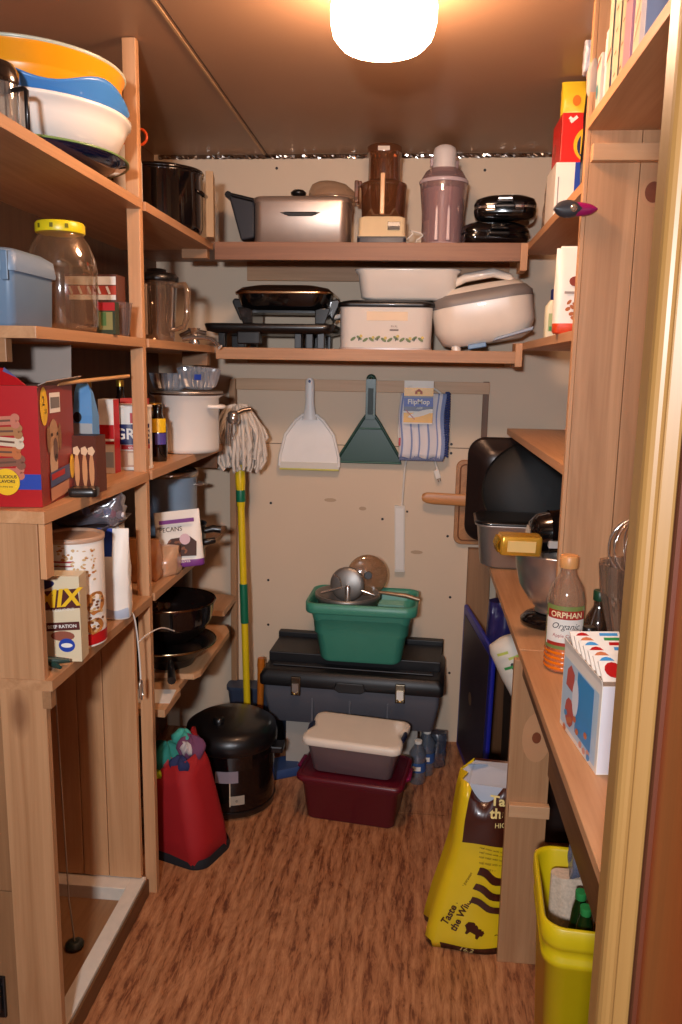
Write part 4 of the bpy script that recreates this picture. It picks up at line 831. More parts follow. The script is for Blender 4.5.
pk.decal((.005, -.030, .170), (1, 0, .3), (-.3, 0, 1), .10, .02, PAPER, .0018, 'oval', 18).decal((-.005, -.030, .252), (1, 0, 0), (0, 0, 1), .028, .020, g('house_red', '#b04a20', .5), .002, [(-.5, -.5), (.5, -.5), (.5, .0), (0, .5), (-.5, .0)]).decal((-.005, -.030, .247), (1, 0, 0), (0, 0, 1), .010, .008, YEL, .0026)
pk.decal((-.035, -.030, .165), (1, 0, -1), (1, 0, 1), .05, .003, RED, .003)
pk.text('FlipMop', .026, PAPER, (-.004, -.030, .213), off=.0025, bold=.02).text('refill', .012, PAPER, (.0, -.030, .190), off=.0025)
pk.build('package', t)
MB().box(-.082, -.074, -.026, -.018, .045, .075, RED).build('red_tag', t, .001)
# under-cabinet light with cord
t = thing('light_bar', 'slim white light bar hanging by its white cord below the mop refill', 'light bar', (-.045, YB-.014, .722))
MB().box(-.020, .020, -.010, .012, 0, .268, g('bar_white', '#d9d4cc', .4)).box(-.015, .015, -.0115, -.010, .01, .258, g('bar_lens', '#e6e2dc', .3)).build('housing', t, .003).rotation_euler = (0, -.03, 0)
MB().tube([(.018, -.006, .245), (.026, -.006, .245)], .004, INK).build('switch', t)
wire('cord', [(.0, 0, .262), (.004, -.004, .33), (.008, -.004, .42), (.014, -.02, .475), (-.016, -.035, .52), (-.018, -.035, .62), (.0, -.050, .715), (.03, -.052, .735), (.10, -.035, .730), (.148, -.02, .69), (.172, -.012, .60), (.158, -.012, .545), (.128, -.010, .49), (.125, -.010, .445), (.135, -.010, .415)], .0042, WHT, t)
MB().box(-.010, .010, -.009, .009, 0, .034, WHT).box(-.006, -.003, -.001, .001, -.014, 0, CHR).box(.003, .006, -.001, .001, -.014, 0, CHR).build('plug', t, .002).matrix_local = Matrix.Translation((.140, -.010, .382)) @ Matrix.Rotation(-.35, 4, 'Y')
# cutting board, spatula
t = thing('cutting_board', 'wooden cutting board with juice groove standing against the back wall behind the dark pan', 'cutting board', (.262, YB-.012, .842))
CW = wood('board_wood', '#c48c58', '#8e5a32', 'z', rough=.4, contrast=.4)
MB().rbox([(.098, .165, .03, -.008), (.10, .167, .03, -.005), (.10, .167, .03, .005), (.098, .165, .03, .008)], CW, k=6).build('board', t).matrix_local = Matrix.Translation((0, 0, .168)) @ Matrix.Rotation(PI/2, 4, 'X')
gm = MB(); gm.tube([(x, -.0085, .168+y) for x, y, z in MB().rr(.083, .15, .02, 0)+[MB().rr(.083, .15, .02, 0)[0]]], .0028, g('groove', '#7c4b28', .6)); gm.build('juice_groove', t)
t = thing('wooden_paddle', 'wooden spatula sticking out sideways in front of the cutting board', 'spatula', (.18, YB-.052, 1.028))
PW = wood('paddle_wood', '#c98b54', '#a56c3a', 'x', rough=.4, contrast=.4)
MB().loft([[(x, .006*math.cos(q), .0+w_*math.sin(q)+dz) for q in [2*PI*i/16 for i in range(16)]] for x, w_, dz in ((-.148, .004, 0.003), (-.145, .014, .003), (-.13, .021, .002), (-.10, .023, .0), (-.03, .023, -.002), (.05, .024, -.004), (.10, .04, -.006), (.17, .045, -.008))], PW).build('blade', t)

# ================================================================ right bench items
RB = .8508
t = thing('dark_roasting_pan', 'large dark roasting pan standing on edge at the back of the right bench', 'roasting pan', (.462, 3.045, 1.066), rot=(math.radians(-83), 0, 0))
DP = g('dark_pan', '#2a1f1d', .3, metal=.2)
prof = [(.19, .14, .05, -.03), (.22, .17, .055, -.02), (.255, .195, .06, .03), (.262, .205, .065, .032), (.262, .205, .065, .036), (.25, .19, .06, .033), (.215, .165, .05, -.014)]
MB().rbox(prof, DP, k=7).build('pan', t)
t = thing('black_wok_lid', 'big matte black domed pan leaning behind the steel roasting pan', 'pan', (.475, 2.968, 1.086), rot=(math.radians(80), 0, 0))
MB().lathe([(.02, .040), (.10, .036), (.17, .020), (.20, -.005), (.205, -.008), (.20, .0)], g('matte_black', '#060606', .6), n=48, cap1=False, sx=1.1, sy=.95).build('dome', t)
t = thing('steel_roasting_pan', 'deep brushed steel roasting pan standing near the back of the right bench', 'roasting pan', (.375, 2.86-.06, RB), rz=-.05)
MB().rbox([(.11, .08, .04, 0), (.135, .10, .045, .012), (.150, .112, .05, .145), (.158, .12, .052, .150), (.158, .12, .052, .156), (.149, .111, .05, .153), (.133, .099, .045, .02), (.11, .08, .04, .008)], g('pan_steel', '#b5ada6', .36, metal=.65, var=.1), cap1=False, k=7).build('body', t)
MB().rbox([(.160, .122, .053, .1565), (.162, .124, .053, .162), (.152, .114, .05, .166), (.12, .08, .05, .168)], BLK, k=7).build('lid', t)
# stand mixer
t = thing('stand_mixer', 'black stand mixer with silver band and steel bowl on the right bench', 'stand mixer', (.455, 2.125, RB))
# local: +y is the front of the head after the turn, column behind
t.rotation_euler = (0, 0, math.radians(-86))
MB().loft([[(x*.9+.0, y, z) for x, y, _ in [(w_*math.cos(a), -.02+l_*math.sin(a), 0) for a in [2*PI*i/32 for i in range(32)]]] for w_, l_, z in ((.09, .13, 0), (.098, .138, .006), (.098, .138, .018), (.085, .125, .030), (.05, .08, .036))], BLKG).build('base', t)
MB().loft([[(w_*math.cos(a), cy+l_*math.sin(a), z) for a in [2*PI*i/24 for i in range(24)]] for w_, l_, cy, z in ((.062, .05, .09, .02), (.052, .042, .10, .10), (.055, .05, .10, .19), (.060, .06, .09, .23))], BLKG).build('column', t)
MB().loft([[(w_*math.cos(a), y, zc+h_*math.sin(a)) for a in [2*PI*i/28 for i in range(28)]] for y, w_, h_, zc in ((-.150, .005, .005, .245), (-.148, .035, .035, .245), (-.13, .052, .052, .248), (-.06, .062, .06, .255), (.03, .064, .062, .26), (.11, .058, .056, .255), (.15, .035, .035, .25), (.158, .005, .005, .25))][::-1], BLKG).build('motor_head', t)
MB().loft([[(w_*math.cos(a), y, .2515+h_*math.sin(a)) for a in [2*PI*i/28 for i in range(28)]] for y, w_, h_ in ((-.10, .0595, .0585), (.135, .0515, .050))], BLKG, False, False).build('head_shell', t)
MB().loft([[(sx*.0628, y, z) for y, z in ((-.11, .222), (.14, .222), (.14, .240), (-.11, .240))] for sx in (-1, 1)], g('band_silver', '#dcd8d2', .3, metal=.4), smooth=False).build('trim_band', t, .004)
MB().lathe([(.030, .165), (.034, .18), (.036, .20), (.036, .21)], CHR, c=(0, -.075), n=20).build('attachment_hub', t)
MB().lathe([(.020, -.012), (.026, -.008), (.026, .0)], CHR, n=18).build('hub_cap', t).matrix_local = Matrix.Translation((0, -.152, .245)) @ Matrix.Rotation(PI/2, 4, 'X') 
MB().lathe([(.006, .10), (.006, .17)], STEEL, c=(0, -.075), n=10).build('beater_shaft', t)
MB().lathe([(.045, .037), (.048, .042), (.045, .048), (.062, .065), (.090, .11), (.102, .16), (.104, .195), (.107, .198), (.107, .203), (.101, .201), (.098, .16), (.085, .11), (.055, .066)], STEEL, c=(0, -.075), n=44, cap1=False).build('bowl', t)
MB().lathe([(.008, 0), (.009, .018)], CHR, n=12).build('knob', t).matrix_local = Matrix.Translation((-.062, .02, .25)) @ Matrix.Rotation(-PI/2, 4, 'Y')
t = thing('gold_box', 'small yellow-gold foil packet perched against the mixer head', 'packet', (.268, 2.00, 1.093), rot=(.05, .03, .1))
MB().rbox([(.05, .024, .008, -.024), (.052, .026, .008, -.02), (.052, .026, .008, .02), (.05, .024, .008, .024)], g('gold_foil', '#dba93c', .25, metal=.55)).build('packet_body', t)
fm = MB()
for i in range(8): fm.tube([(-.054, -.018+.005*i, -.018), (-.060, -.017+.005*i, 0), (-.054, -.018+.005*i, .018)], .0035, g('gold_bright', '#f0c640', .15, metal=.9), 5)
fm.build('crimped_end', t)
MB().box(-.035, .035, -.0275, -.026, -.014, .014, g('gold_label', '#e6c078', .4)).build('label', t)

# vinegar bottle
t = thing('vinegar_bottle', 'clear bottle of amber vinegar with tan cap and white Organic label on the right bench', 'bottle', (.352, 1.79, RB))
R = .042
VG = clear('bottle_clear', '#fffaf4', .35, .07, '#e8dccc')
MB().lathe([(.036, 0), (.042, .006), (.042, .165), (.036, .195), (.020, .222), (.017, .235), (.017, .245)], VG, n=36, cap1=False).build('plastic', t)
MB().lathe([(.034, .002), (.0405, .008), (.0405, .06), (.0405, .100), (.038, .101)], g('vinegar', '#ee7410', .2), n=36).build('vinegar', t)
for z in (.012, .024, .036, .048): MB().lathe([(.0421, z-.003), (.0432, z), (.0421, z+.003)], g('vinegar', '#ee7410', .2), n=36, cap0=False, cap1=False).build('ridge', t)
MB().lathe([(.0195, .238), (.0205, .242), (.0205, .262), (.018, .266)], g('cap_tan', '#d59a5e', .4), n=28).build('cap', t)
A = -1.75; lb = MB().patch(R, A-1.2, A+1.2, .058, .158, g('label_green', '#7c8a4a', .45), 24).patch(R+.0004, A-1.1, A+1.1, .066, .130, PAPER, 24).patch(R+.0008, A-1.0, A+1.1, .128, .148, g('label_red', '#a82c20', .45), 20).patch(R+.0008, A-1.0, A+1.0, .066, .074, g('label_red', '#a82c20', .45), 20)
lb.ctext('ORPHAN', .018, g('label_cream', '#f0dcae', .4), R+.001, A+.05, .138, bold=.02).ctext('Organic', .020, INK, R, A, .112, shear=.4).ctext('Apple Cider', .011, g('label_red', '#a82c20', .45), R, A, .090)
lb.build('label', t)
def clear_bottle(name, label, loc, r, h, capm, glass, liq=None, hl=.5):
    t = thing(name, label, 'bottle', loc)
    MB().lathe([(r*.9, 0), (r, .005), (r, h*.55), (r*.8, h*.68), (r*.4, h*.8), (r*.38, h*.9)], glass, n=26, cap1=False).build('glass', t)
    if liq: MB().lathe([(r*.85, .003), (r*.94, .008), (r*.94, h*hl)], liq, n=26).build('liquid', t)
    MB().lathe([(r*.46, h*.88), (r*.47, h*.89), (r*.47, h*.99), (r*.42, h)], capm, n=22).build('cap', t); return t
GC = g('cap_green', '#153c26', .35)
BG_ = clear('bottle_smoke', '#a8967e', .4, .14, '#5d4a38')
clear_bottle('oil_bottle', 'clear oil bottle with dark green cap right of the vinegar bottle', (.425, 1.790, RB), .032, .188, GC, BG_, g('oil_dark', '#4d3a1c', .2), .3)
clear_bottle('sauce_jar', 'short dark-contents bottle between the vinegar and the printed carton', (.372, 1.64, RB), .028, .15, BLK, BG_, g('sauce_brown', '#5a2c1a', .3), .5)
# glass and wire whisk at jamb
t = thing('glass_carafe', 'dark glass carafe half hidden behind the door casing', 'carafe', (.470, 1.715, RB))
MB().lathe([(.04, 0), (.045, .01), (.04, .08), (.018, .15), (.020, .22), (.024, .27)], g('carafe_dark', '#16110f', .08, coat=.7), n=28).build('glass', t)
t = thing('wire_whisk', 'wire and cut glass dish stacked beside the dark carafe', 'dish', (.440, 1.585, RB))
t2 = clear('cut_glass_warm', '#e0d2c4', .7, .18, '#b8a08c', rough=.12)
rings = [[(r*(1+.05*math.cos(12*2*PI*i/72))*math.cos(2*PI*i/72), r*(1+.05*math.cos(12*2*PI*i/72))*math.sin(2*PI*i/72), z) for i in range(72)] for r, z in ((.04, 0), (.045, .01), (.03, .10), (.045, .17), (.062, .24), (.068, .30), (.062, .298), (.03, .15))]
MB().loft(rings, t2, smooth=False).build('glass', t)
wm = MB()
for k in range(7):
    a = k*PI/7; wm.tube([(.055*math.cos(a)*math.sin(q), .055*math.sin(a)*math.sin(q), .33-.06*math.cos(q)) for q in [2*PI*i/20 for i in range(21)]], .0016, CHR, 5)
wm.build('wire_ball', t)
# printed carton at the front of the bench
t = thing('snack_carton', 'open white and blue carton of printed sachets on the front of the right bench', 'carton', (.322, 1.292, RB), rz=math.radians(7))
PBL = g('print_sky', '#3f93cf', .4)
bx = MB().box(0, .11, 0, .205, 0, .158, PAPER, {'+z': g('carton_inside', '#8a8078', .7)})
bx.decal((0, .105, .075), (0, -1, 0), (0, 0, 1), .19, .13, g('print_pale', '#b9d3e6', .4)).decal((0, .075, .08), (0, -1, 0), (0, 0, 1), .085, .115, PBL, .0014)
bx.decal((0, .155, .11), (0, -1, .2), (0, .2, 1), .05, .05, g('print_red_soft', '#c05a50', .5), .002, [(-.5, -.3), (.3, -.5), (.5, .2), (.1, .5), (-.3, .3)]).decal((0, .15, .045), (0, -1, 0), (0, 0, 1), .05, .055, g('print_red_soft', '#c05a50', .5), .002, 'oval', 10).decal((0, .12, .085), (0, -1, 0), (0, 0, 1), .035, .07, g('print_white_soft', '#dfe6ee', .5), .0026, 'oval', 16)
for i in range(14): bx.decal((0, .10+.07*math.sin(i*1.9), .03+.02*math.sin(i*2.7)), (0, -1, .3), (0, .3, 1), .018, .012, random.choice((g('print_orange', '#c9744a', .5), g('print_pink', '#d9a090', .5), PBL)), .003+.0002*i, 'oval', 9)
bx.decal((.055, 0, .08), (1, 0, 0), (0, 0, 1), .108, .155, g('carton_side', '#dcdce2', .4)).decal((.03, 0, .075), (1, 0, 0), (0, 0, 1), .014, .012, INK, .0016, 'oval', 9)
bx.build('carton', t)
for i in range(7):
    s_ = MB(); s_.box(.008, .102, 0, .004, 0, .040, PAPER)
    s_.decal((.03, 0, .022), (1, 0, 0), (0, 0, 1), .03, .03, [RED, PBL, g('print_orange', '#c9744a', .5)][i % 3], .0008, 'oval', 12).decal((.08, 0, .03), (1, 0, 0), (0, 0, 1), .035, .012, [PBL, RED, GRN][i % 3], .0008)
    s_.build('sachet', t).matrix_local = Matrix.Translation((0, .02+.026*i, .158)) @ Matrix.Rotation(math.radians(-50), 4, 'X')
MB().add([(.0, .0, .1585), (.0, .205, .1585), (-.002, .205, .172), (-.002, .0, .168)], [(0, 1, 2, 3)], PAPER).build('flap', t, solid=.001)

# right shelf 3: white bags
R3 = 1.6128
RO = g('print_redorange', '#d6471e', .45)
for k, (x, y, h, w_, lab_) in enumerate(((.385, 2.10, .205, .085, 'white pouch with orange-red base band at the end of the right shelf'), (.41, 2.20, .225, .08, 'taller white pouch with a fold-over top behind the banded pouch'))):
    t = thing('pouch', lab_, 'pouch', (x-.012, y, R3), rz=[.12, -.05][k])
    b = bag(w_, .05, h, PAPER, lambda i, j: (RO if i < 2 else PAPER), top=.12, seed=40+k, wr=.003)
    for i in range(9): b.decal((random.uniform(-.02, .03), -.0258, .04+random.uniform(-.004, .045)), (1, 0, random.uniform(-.6, .6)), (0, 0, 1), .014, .010, g('granola', '#b4683a', .6), .002+.0002*i, 'oval', 8)
    b.decal((.0, -.022, .125), (1, 0, 0), (0, 0, 1), .030, .024, g('logo_maroon', '#8a3a2a', .5), .004, 'oval', 12).decal((.0, -.022, .098), (1, 0, 0), (0, 0, 1), .05, .006, g('logo_grey', '#a0948c', .5), .004)
    b.build('pouch_body', t)
t = thing('lotion_bottle', 'small cream bottle with blue cap left of the white pouches', 'bottle', (.385, 2.42, R3))
MB().rbox([(.024, .016, .010, 0), (.026, .018, .012, .006), (.026, .018, .012, .09), (.014, .012, .008, .108)], g('bottle_cream', '#d8d2b4', .4)).decal((0, -.018, .045), (1, 0, 0), (0, 0, 1), .036, .05, g('label_leaf', '#9fae78', .5), .001).decal((0, -.018, .028), (1, 0, 0), (0, 0, 1), .03, .012, GRN, .002).build('body', t)
MB().lathe([(.012, .108), (.013, .112), (.013, .135), (.010, .139)], NAVY, n=18).build('cap', t)
solo('yellow_sack', MB().rbox([(.04, .03, .01, 0), (.044, .034, .015, .02), (.04, .03, .015, .085), (.02, .01, .005, .10)], g('sack_yellow', '#d6c79a', .5)), 'small pale sack on the empty right shelf behind the upright board', 'sack', (.415, 1.98, 1.306))
# right shelf 2
R2 = 1.9308
t = thing('clear_pouch', 'crinkled clear bag at the corner of the right shelf', 'bag', (.380, 2.56, R2))
bag(.05, .07, .155, clear('pouch_clear', '#d9c4b0', .5, .3, '#b89c84', rough=.15), top=.3, seed=50, wr=.008, taper=.3).build('bag', t)
t = thing('white_blue_box', 'white carton with a blue right end, under the red box on the right shelf', 'carton', (.352, 2.33, R2))
MB().box(0, .16, 0, .16, 0, .142, PAPER).decal((.090, 0, .071), (1, 0, 0), (0, 0, 1), .08, .141, BLU, .001).decal((.008, 0, .07), (1, 0, 0), (0, 0, 1), .003, .07, g('print_grey', '#8f8a86', .5), .001).build('carton', t, .001)
t = thing('red_snack_box', 'red carton with yellow k lettering stacked on the white and blue carton', 'carton', (.362, 2.335, R2+.1425))
RB2 = g('box_bright_red', '#d4241a', .35)
bx = MB().box(0, .15, 0, .15, 0, .125, RB2)
bx.decal((.075, 0, .045), (1, 0, 0), (0, 0, 1), .085, .09, YEL, .001, 'oval', 26).decal((.079, 0, .042), (1, 0, 0), (0, 0, 1), .075, .078, NAVY, .0016, 'oval', 26)
bx.text('k', .075, YEL, (.066, 0, .045), off=.003, bold=.03).decal((.030, 0, .108), (1, 0, .8), (-.8, 0, 1), .022, .008, PAPER, .001).decal((.024, 0, .108), (1, 0, -.8), (.8, 0, 1), .016, .008, PAPER, .0014).decal((0, .10, .05), (0, -1, 0), (0, 0, 1), .05, .04, g('faded_red', '#b8564a', .5), .001, 'oval', 14)
bx.build('carton', t, .001)
t = thing('yellow_snack_bag', 'yellow bag with orange fruit print above the red carton', 'bag', (.412, 2.385, R2+.269))
b = bag(.10, .05, .088, g('bag_yellow', '#e8c22c', .35), top=.4, seed=60, wr=.003)
b.decal((-.012, -.026, .035), (1, 0, 0), (0, 0, 1), .022, .028, g('fruit_orange', '#e0791c', .4), .002, 'oval', 14).decal((.028, -.024, .030), (.6, 0, 1), (-1, 0, .6), .05, .012, g('bag_print_blue', '#6a8fc0', .4), .002)
b.build('bag', t)
# flavour: second bag, upright, mostly seen from the aisle
t = thing('white_crumpled_bag', 'crumpled white plastic bag above the black bag by the upright board', 'bag', (.405, 2.12, R2+.29), rz=.2)
bag(.075, .05, .070, g('bag_white_crinkle', '#cfcbd0', .25), top=.6, seed=61, wr=.012).build('bag', t)
t = thing('black_bag', 'black plastic bag against the upright board, right of the red carton', 'bag', (.408, 2.12, R2))
bag(.055, .085, .288, BLK, top=.3, seed=62, wr=.008).build('bag', t)
# short front shelf: books & cartons
RT = 2.0538
items = [  # y0, y1, x0 offset, height, colour, label, kind, group
 (1.835, 1.872, .356, .115, '#cbc1b2', 'cream carton with a teal spot at the far end of the short right shelf', 'carton'),
 (1.805, 1.830, .362, .150, '#c9c4cf', 'pale lilac booklet, second from the far end of the short right shelf', 'booklet'),
 (1.765, 1.800, .360, .200, '#c4b79e', 'cream paperback with red edge, third from the far end of the short shelf', 'book'),
 (1.742, 1.762, .362, .215, '#3e6b78', 'tall teal book on the short right shelf', 'book'),
 (1.690, 1.738, .358, .222, '#c4b496', 'thick cream book beside the tall teal book', 'book'),
 (1.655, 1.686, .360, .222, '#bca684', 'tan book with dark marks on its spine on the short right shelf', 'book'),
 (1.600, 1.651, .358, .205, '#a8788a', 'dusty pink carton with a picture near its top on the short right shelf', 'carton'),
 (1.540, 1.596, .362, .190, '#c4b89e', 'cream carton with a folded corner right of the pink carton', 'carton'),
 (1.500, 1.536, .358, .200, '#8a93ac', 'blue-grey carton nearest the door on the short right shelf', 'carton')]
for k, (y0, y1, x0, h, colr, lab_, cat) in enumerate(items):
    t = thing('book' if cat == 'book' else cat, lab_, cat, (x0, (y0+y1)/2, RT))
    hw = (y1-y0)/2; mc = g('shelf_item_%d' % k, colr, .45)
    b = MB()
    if cat == 'book': b.box(0, .15, -hw, -hw+.002, 0, h, mc).box(0, .15, hw-.002, hw, 0, h, mc).box(0, .003, -hw, hw, 0, h, mc).box(.003, .147, -hw+.002, hw-.002, .003, h-.003, PAPER)
    else: b.box(0, .15, -hw, hw, 0, h, mc)
    if k == 0: b.decal((0, .004, .045), (0, -1, 0), (0, 0, 1), .018, .03, g('teal_spot', '#2f7f86', .5), .001, 'oval', 12).decal((0, 0, .1), (0, -1, .4), (0, .4, 1), .036, .006, g('carton_red', '#b8412c', .5), .0012)
    if k == 1: b.decal((0, 0, .11), (0, -1, 0), (0, 0, 1), .02, .05, PAPER, .001)
    if k == 2: b.decal((0, 0, .09), (0, -1, .5), (0, .5, 1), .034, .006, g('carton_red', '#b8412c', .5), .001)
    if k == 3: b.decal((0, 0, .04), (0, -1, 0), (0, 0, 1), .02, .03, NAVY, .001)
    if k in (4, 5):
        for q in range(5): b.decal((0, random.uniform(-.006, .006), .03+q*.04), (0, -1, .2), (0, .2, 1), .014, .004, g('spine_ink', '#7a4a2a', .5), .001)
    if k == 6: b.decal((0, -.002, .15), (0, -1, 0), (0, 0, 1), .036, .045, g('picture_dark', '#4a4a38', .5), .001).decal((0, .004, .155), (0, -1, 0), (0, 0, 1), .016, .02, g('picture_cream', '#d6c47a', .5), .0016, 'oval', 12)
    if k == 7: b.decal((0, 0, .06), (0, -1, 1), (0, 1, 1), .05, .003, g('spine_ink', '#7a4a2a', .5), .001).decal((0, 0, .09), (0, -1, 1), (0, 1, 1), .05, .003, g('spine_ink', '#7a4a2a', .5), .001)
    b.build('cover' if cat == 'book' else 'carton', t, .0008)
t = thing('hanging_glove', 'grey cloth scrap hanging at the far end of the short right shelf', 'cloth', (.352, 1.895, 2.10))
MB().rbox([(.006, .006, .004, 0), (.011, .012, .006, .012), (.012, .014, .006, .05), (.006, .010, .005, .075)], g('cloth_grey', '#a8988c', .85)).build('cloth', t)
# tool stuck in the upright edge
t = thing('pocket_tool', 'small magenta and dark grey oval tool fixed to the right upright board edge', 'tool', (.330, UY-.012, 1.868), rot=(0, .02, 0))
MG = g('magenta', '#8a1152', .3); GM = g('tool_grey', '#2d3036', .35)
ell = lambda x0, x1, hh, d_: [[(x0+(x1-x0)*u, -d_*math.sin(q), hh*math.sqrt(max(.02, 1-(2*u-1)**2))*math.cos(q)) for q in [2*PI*i/18 for i in range(18)]] for u in [i/10 for i in range(11)]]
MB().loft(ell(-.042, .045, .015, .010), MG).build('magenta_body', t)
MB().loft(ell(-.046, .012, .019, .011), GM).build('grey_grip', t)
MB().lathe([(.0075, 0), (.0075, .004), (.004, .005)], CHR, n=18).build('rivet', t).matrix_local = Matrix.Translation((-.006, -.010, 0)) @ Matrix.Rotation(PI/2, 4, 'X')

# ================================================================ on the floor
# toolbox on its low plinth
t = thing('tool_chest', 'big grey tool chest with black lid and two metal latches against the back wall', 'tool chest', (-.200, 2.93, .206), rz=math.radians(-3)); t.scale = (1, 1, .87)
TG = g('chest_grey', '#575860', .5); TB = g('chest_black', '#121215', .45)
MB().rbox([(.300, .13, .012, 0), (.305, .135, .014, .006), (.325, .155, .016, .13), (.325, .155, .016, .19)], TG).build('body', t)
for x in (-.14, 0.0, .14): MB().box(x-.004, x+.004, -.158, -.145, .02, .125, g('chest_rib', '#5f6169', .5)).build('rib', t, .002)
MB().rbox([(.338, .165, .018, .175), (.340, .167, .018, .18), (.340, .167, .018, .215), (.325, .155, .018, .240), (.315, .148, .018, .243)], TB).box(-.325, .325, -.065, .12, .24, .284, TB).box(-.33, .33, .12, .155, .24, .305, TB).prism([(-.06, .178), (-.04, .165), (.04, .165), (.06, .178), (.05, .21), (-.05, .21)], -.172, -.16, TB).build('lid', t, .004)
MB().box(-.30, .30, -.115, -.085, .243, .250, g('chest_lid_rib', '#1b1b1f', .45)).build('lid_rib', t, .003)
for x in (-.20, .185):
    l = MB().box(x-.018, x+.018, -.174, -.158, .14, .222, g('latch_steel', '#6d6253', .25, metal=1)).build('latch', t, .003)
    MB().box(x-.012, x+.012, -.180, -.1745, .15, .195, STEEL).tube(arc((x, .16), .010, PI, 2*PI, 8, 'xz', -.181), .003, g('latch_brass', '#a88a4e', .25, metal=1)).build('hasp', l)
solo('plinth', MB().box(-.26, .24, -.12, .12, 0, .205, g('plinth_paint', '#a8a096', .6)), 'low pale wooden block under the grey tool chest', 'block', (-.195, 2.96, 0), bevel=.002)
# green tub on the chest
t = thing('green_tub', 'teal green plastic tub on top of the tool chest', 'tub', (-.175, 2.895-.03, .423), rz=math.radians(-2))
t.location = (-.172, 2.888, .4545); t.scale = (1, 1, 1.06)
GT = g('tub_green', '#3f8c76', .4)
MB().rbox([(.140, .085, .03, 0), (.150, .092, .035, .010), (.165, .105, .035, .10), (.172, .108, .035, .105), (.178, .112, .035, .175), (.200, .130, .04, .180), (.203, .133, .042, .185), (.203, .133, .042, .215), (.196, .126, .04, .218), (.190, .120, .036, .20), (.165, .10, .03, .105), (.140, .08, .03, .012)], GT, k=7).build('body', t)
t = thing('steel_colander', 'round steel food mill resting in the green tub', 'food mill', (-.232, 2.885, .500))
WS = g('worn_steel', '#8d8984', .42, metal=.75, var=.15)
MB().lathe([(.06, 0), (.08, .006), (.098, .12), (.115, .175), (.122, .182), (.122, .196), (.116, .196), (.09, .120), (.06, .012)], WS, n=44).build('bowl', t)
MB().lathe([(.014, .02), (.014, .215), (.009, .225)], CHR, n=14).tube([(-.10, 0, .19), (0, 0, .222), (.10, 0, .19)], .005, CHR).build('crank', t)
MB().tube([(-.02, 0, .205), (-.03, -.005, .25), (-.05, -.01, .265)], .003, CHR).lathe([(.009, 0), (.009, .02)], BLK, c=(.052, -.02), n=12).build('crank_handle', t)
def disc(nm, label, loc, rot, r, mt, cat='lid', knob=None):
    t = thing(nm, label, cat, loc, rot=rot)
    MB().lathe([(r, 0), (r+.003, .002), (r, .005), (r*.8, .010), (r*.3, .014), (.004, .015)], mt, n=36).build('disc', t)
    if knob: MB().lathe([(.010, .015), (.010, .024), (.016, .03), (.014, .038)], knob, n=18).build('knob', t)
    return t
disc('food_mill_disc', 'grey disc standing up in the food mill', (-.235, 2.895, .725), (math.radians(82), 0, -.1), .062, WS)
disc('glass_cover', 'clear glass pan lid with black knob leaning behind the food mill', (-.165, 2.965, .745), (math.radians(78), 0, .15), .075, clear('lid_glass', '#e0cdb8', .4, .2, '#c0a080'), knob=BLK)
solo('pan_handle', MB().tube([(0, 0, 0), (.10, -.01, -.006), (.15, -.015, -.018)], [.006, .009, .008], g('handle_tan', '#8a7258', .3, metal=.4)), 'long steel-and-wood handle lying over the right rim of the green tub', 'handle', (-.115, 2.87, .706), rz=0)
# maroon bin + clear bin
t = thing('maroon_bin', 'dark red lidded plastic storage bin on the floor', 'storage bin', (-.168, 2.575, 0), rz=math.radians(-8)); t.scale = (1, 1, .80)
MA = g('maroon_plastic', '#5a0f1e', .35)
MB().rbox([(.145, .085, .02, 0), (.152, .090, .022, .008), (.165, .105, .025, .16), (.168, .108, .025, .165), (.168, .108, .025, .185)], MA, k=6).build('body', t)
MB().rbox([(.182, .120, .03, .1855), (.184, .122, .03, .19), (.184, .122, .03, .205), (.172, .112, .03, .212), (.168, .108, .03, .206)], MA, k=6).build('lid', t)
for s in (-1, 1): MB().tube([(s*.172, -.04, .19), (s*.19, -.035, .20), (s*.19, .035, .20), (s*.172, .04, .19)], .008, g('maroon_handle', '#7a1440', .35)).build('latch_handle', t)
t = thing('clear_bin', 'small clear plastic bin with white lid and blue end latches on the dark red bin', 'storage bin', (-.165, 2.575, .1705), rz=math.radians(-9))
MB().rbox([(.130, .078, .02, 0), (.136, .083, .022, .006), (.155, .100, .025, .105)], clear('bin_clear', '#d0c0c0', .3, .40, '#8a787c', rough=.3), cap1=False, k=6).build('body', t)
LW = g('lid_cream', '#e8dccb', .35)
def lidring(hw, hd, z):
    pts = MB().rr(hw, hd, .035, z, (0, 0), 6)
    return [(x*(1-.10*math.exp(-(y/.03)**2)) if abs(x) > hw*.9 else x, y, z) for x, y, z in pts]
def lidr2(hw, hd, z, nn=12):
    base = MB().rr(hw, hd, .03, z, (0, 0), 6); out_ = []
    for i in range(len(base)):
        out_.append(base[i]); a, b = Vector(base[i]), Vector(base[(i+1) % len(base)])
        if abs(a.x-b.x) < 1e-4 and abs(a.x) > hw*.9:
            for q in range(1, nn): p = a.lerp(b, q/nn); p.x *= 1-.11*math.exp(-(p.y/.035)**2); out_.append(tuple(p))
    return out_
MB().loft([lidr2(.168, .112, .105), lidr2(.170, .114, .110), lidr2(.170, .114, .124), lidr2(.165, .109, .130), lidr2(.155, .10, .131)], LW).build('lid', t)
for s in (-1, 1): MB().tube([(s*.162, -.030, .122), (s*.164, 0, .124), (s*.162, .030, .122)], [.007, .009, .007], g('latch_navy', '#141c3a', .4)).build('latch', t)
solo('folded_cloth', MB().rbox([(.10, .05, .02, 0), (.105, .055, .02, .03), (.10, .05, .02, .055)], g('cloth_brown', '#8b787c', .9)), 'mauve-grey folded cloth inside the clear bin', 'cloth', (-.165, 2.575, .177), rz=-.15)
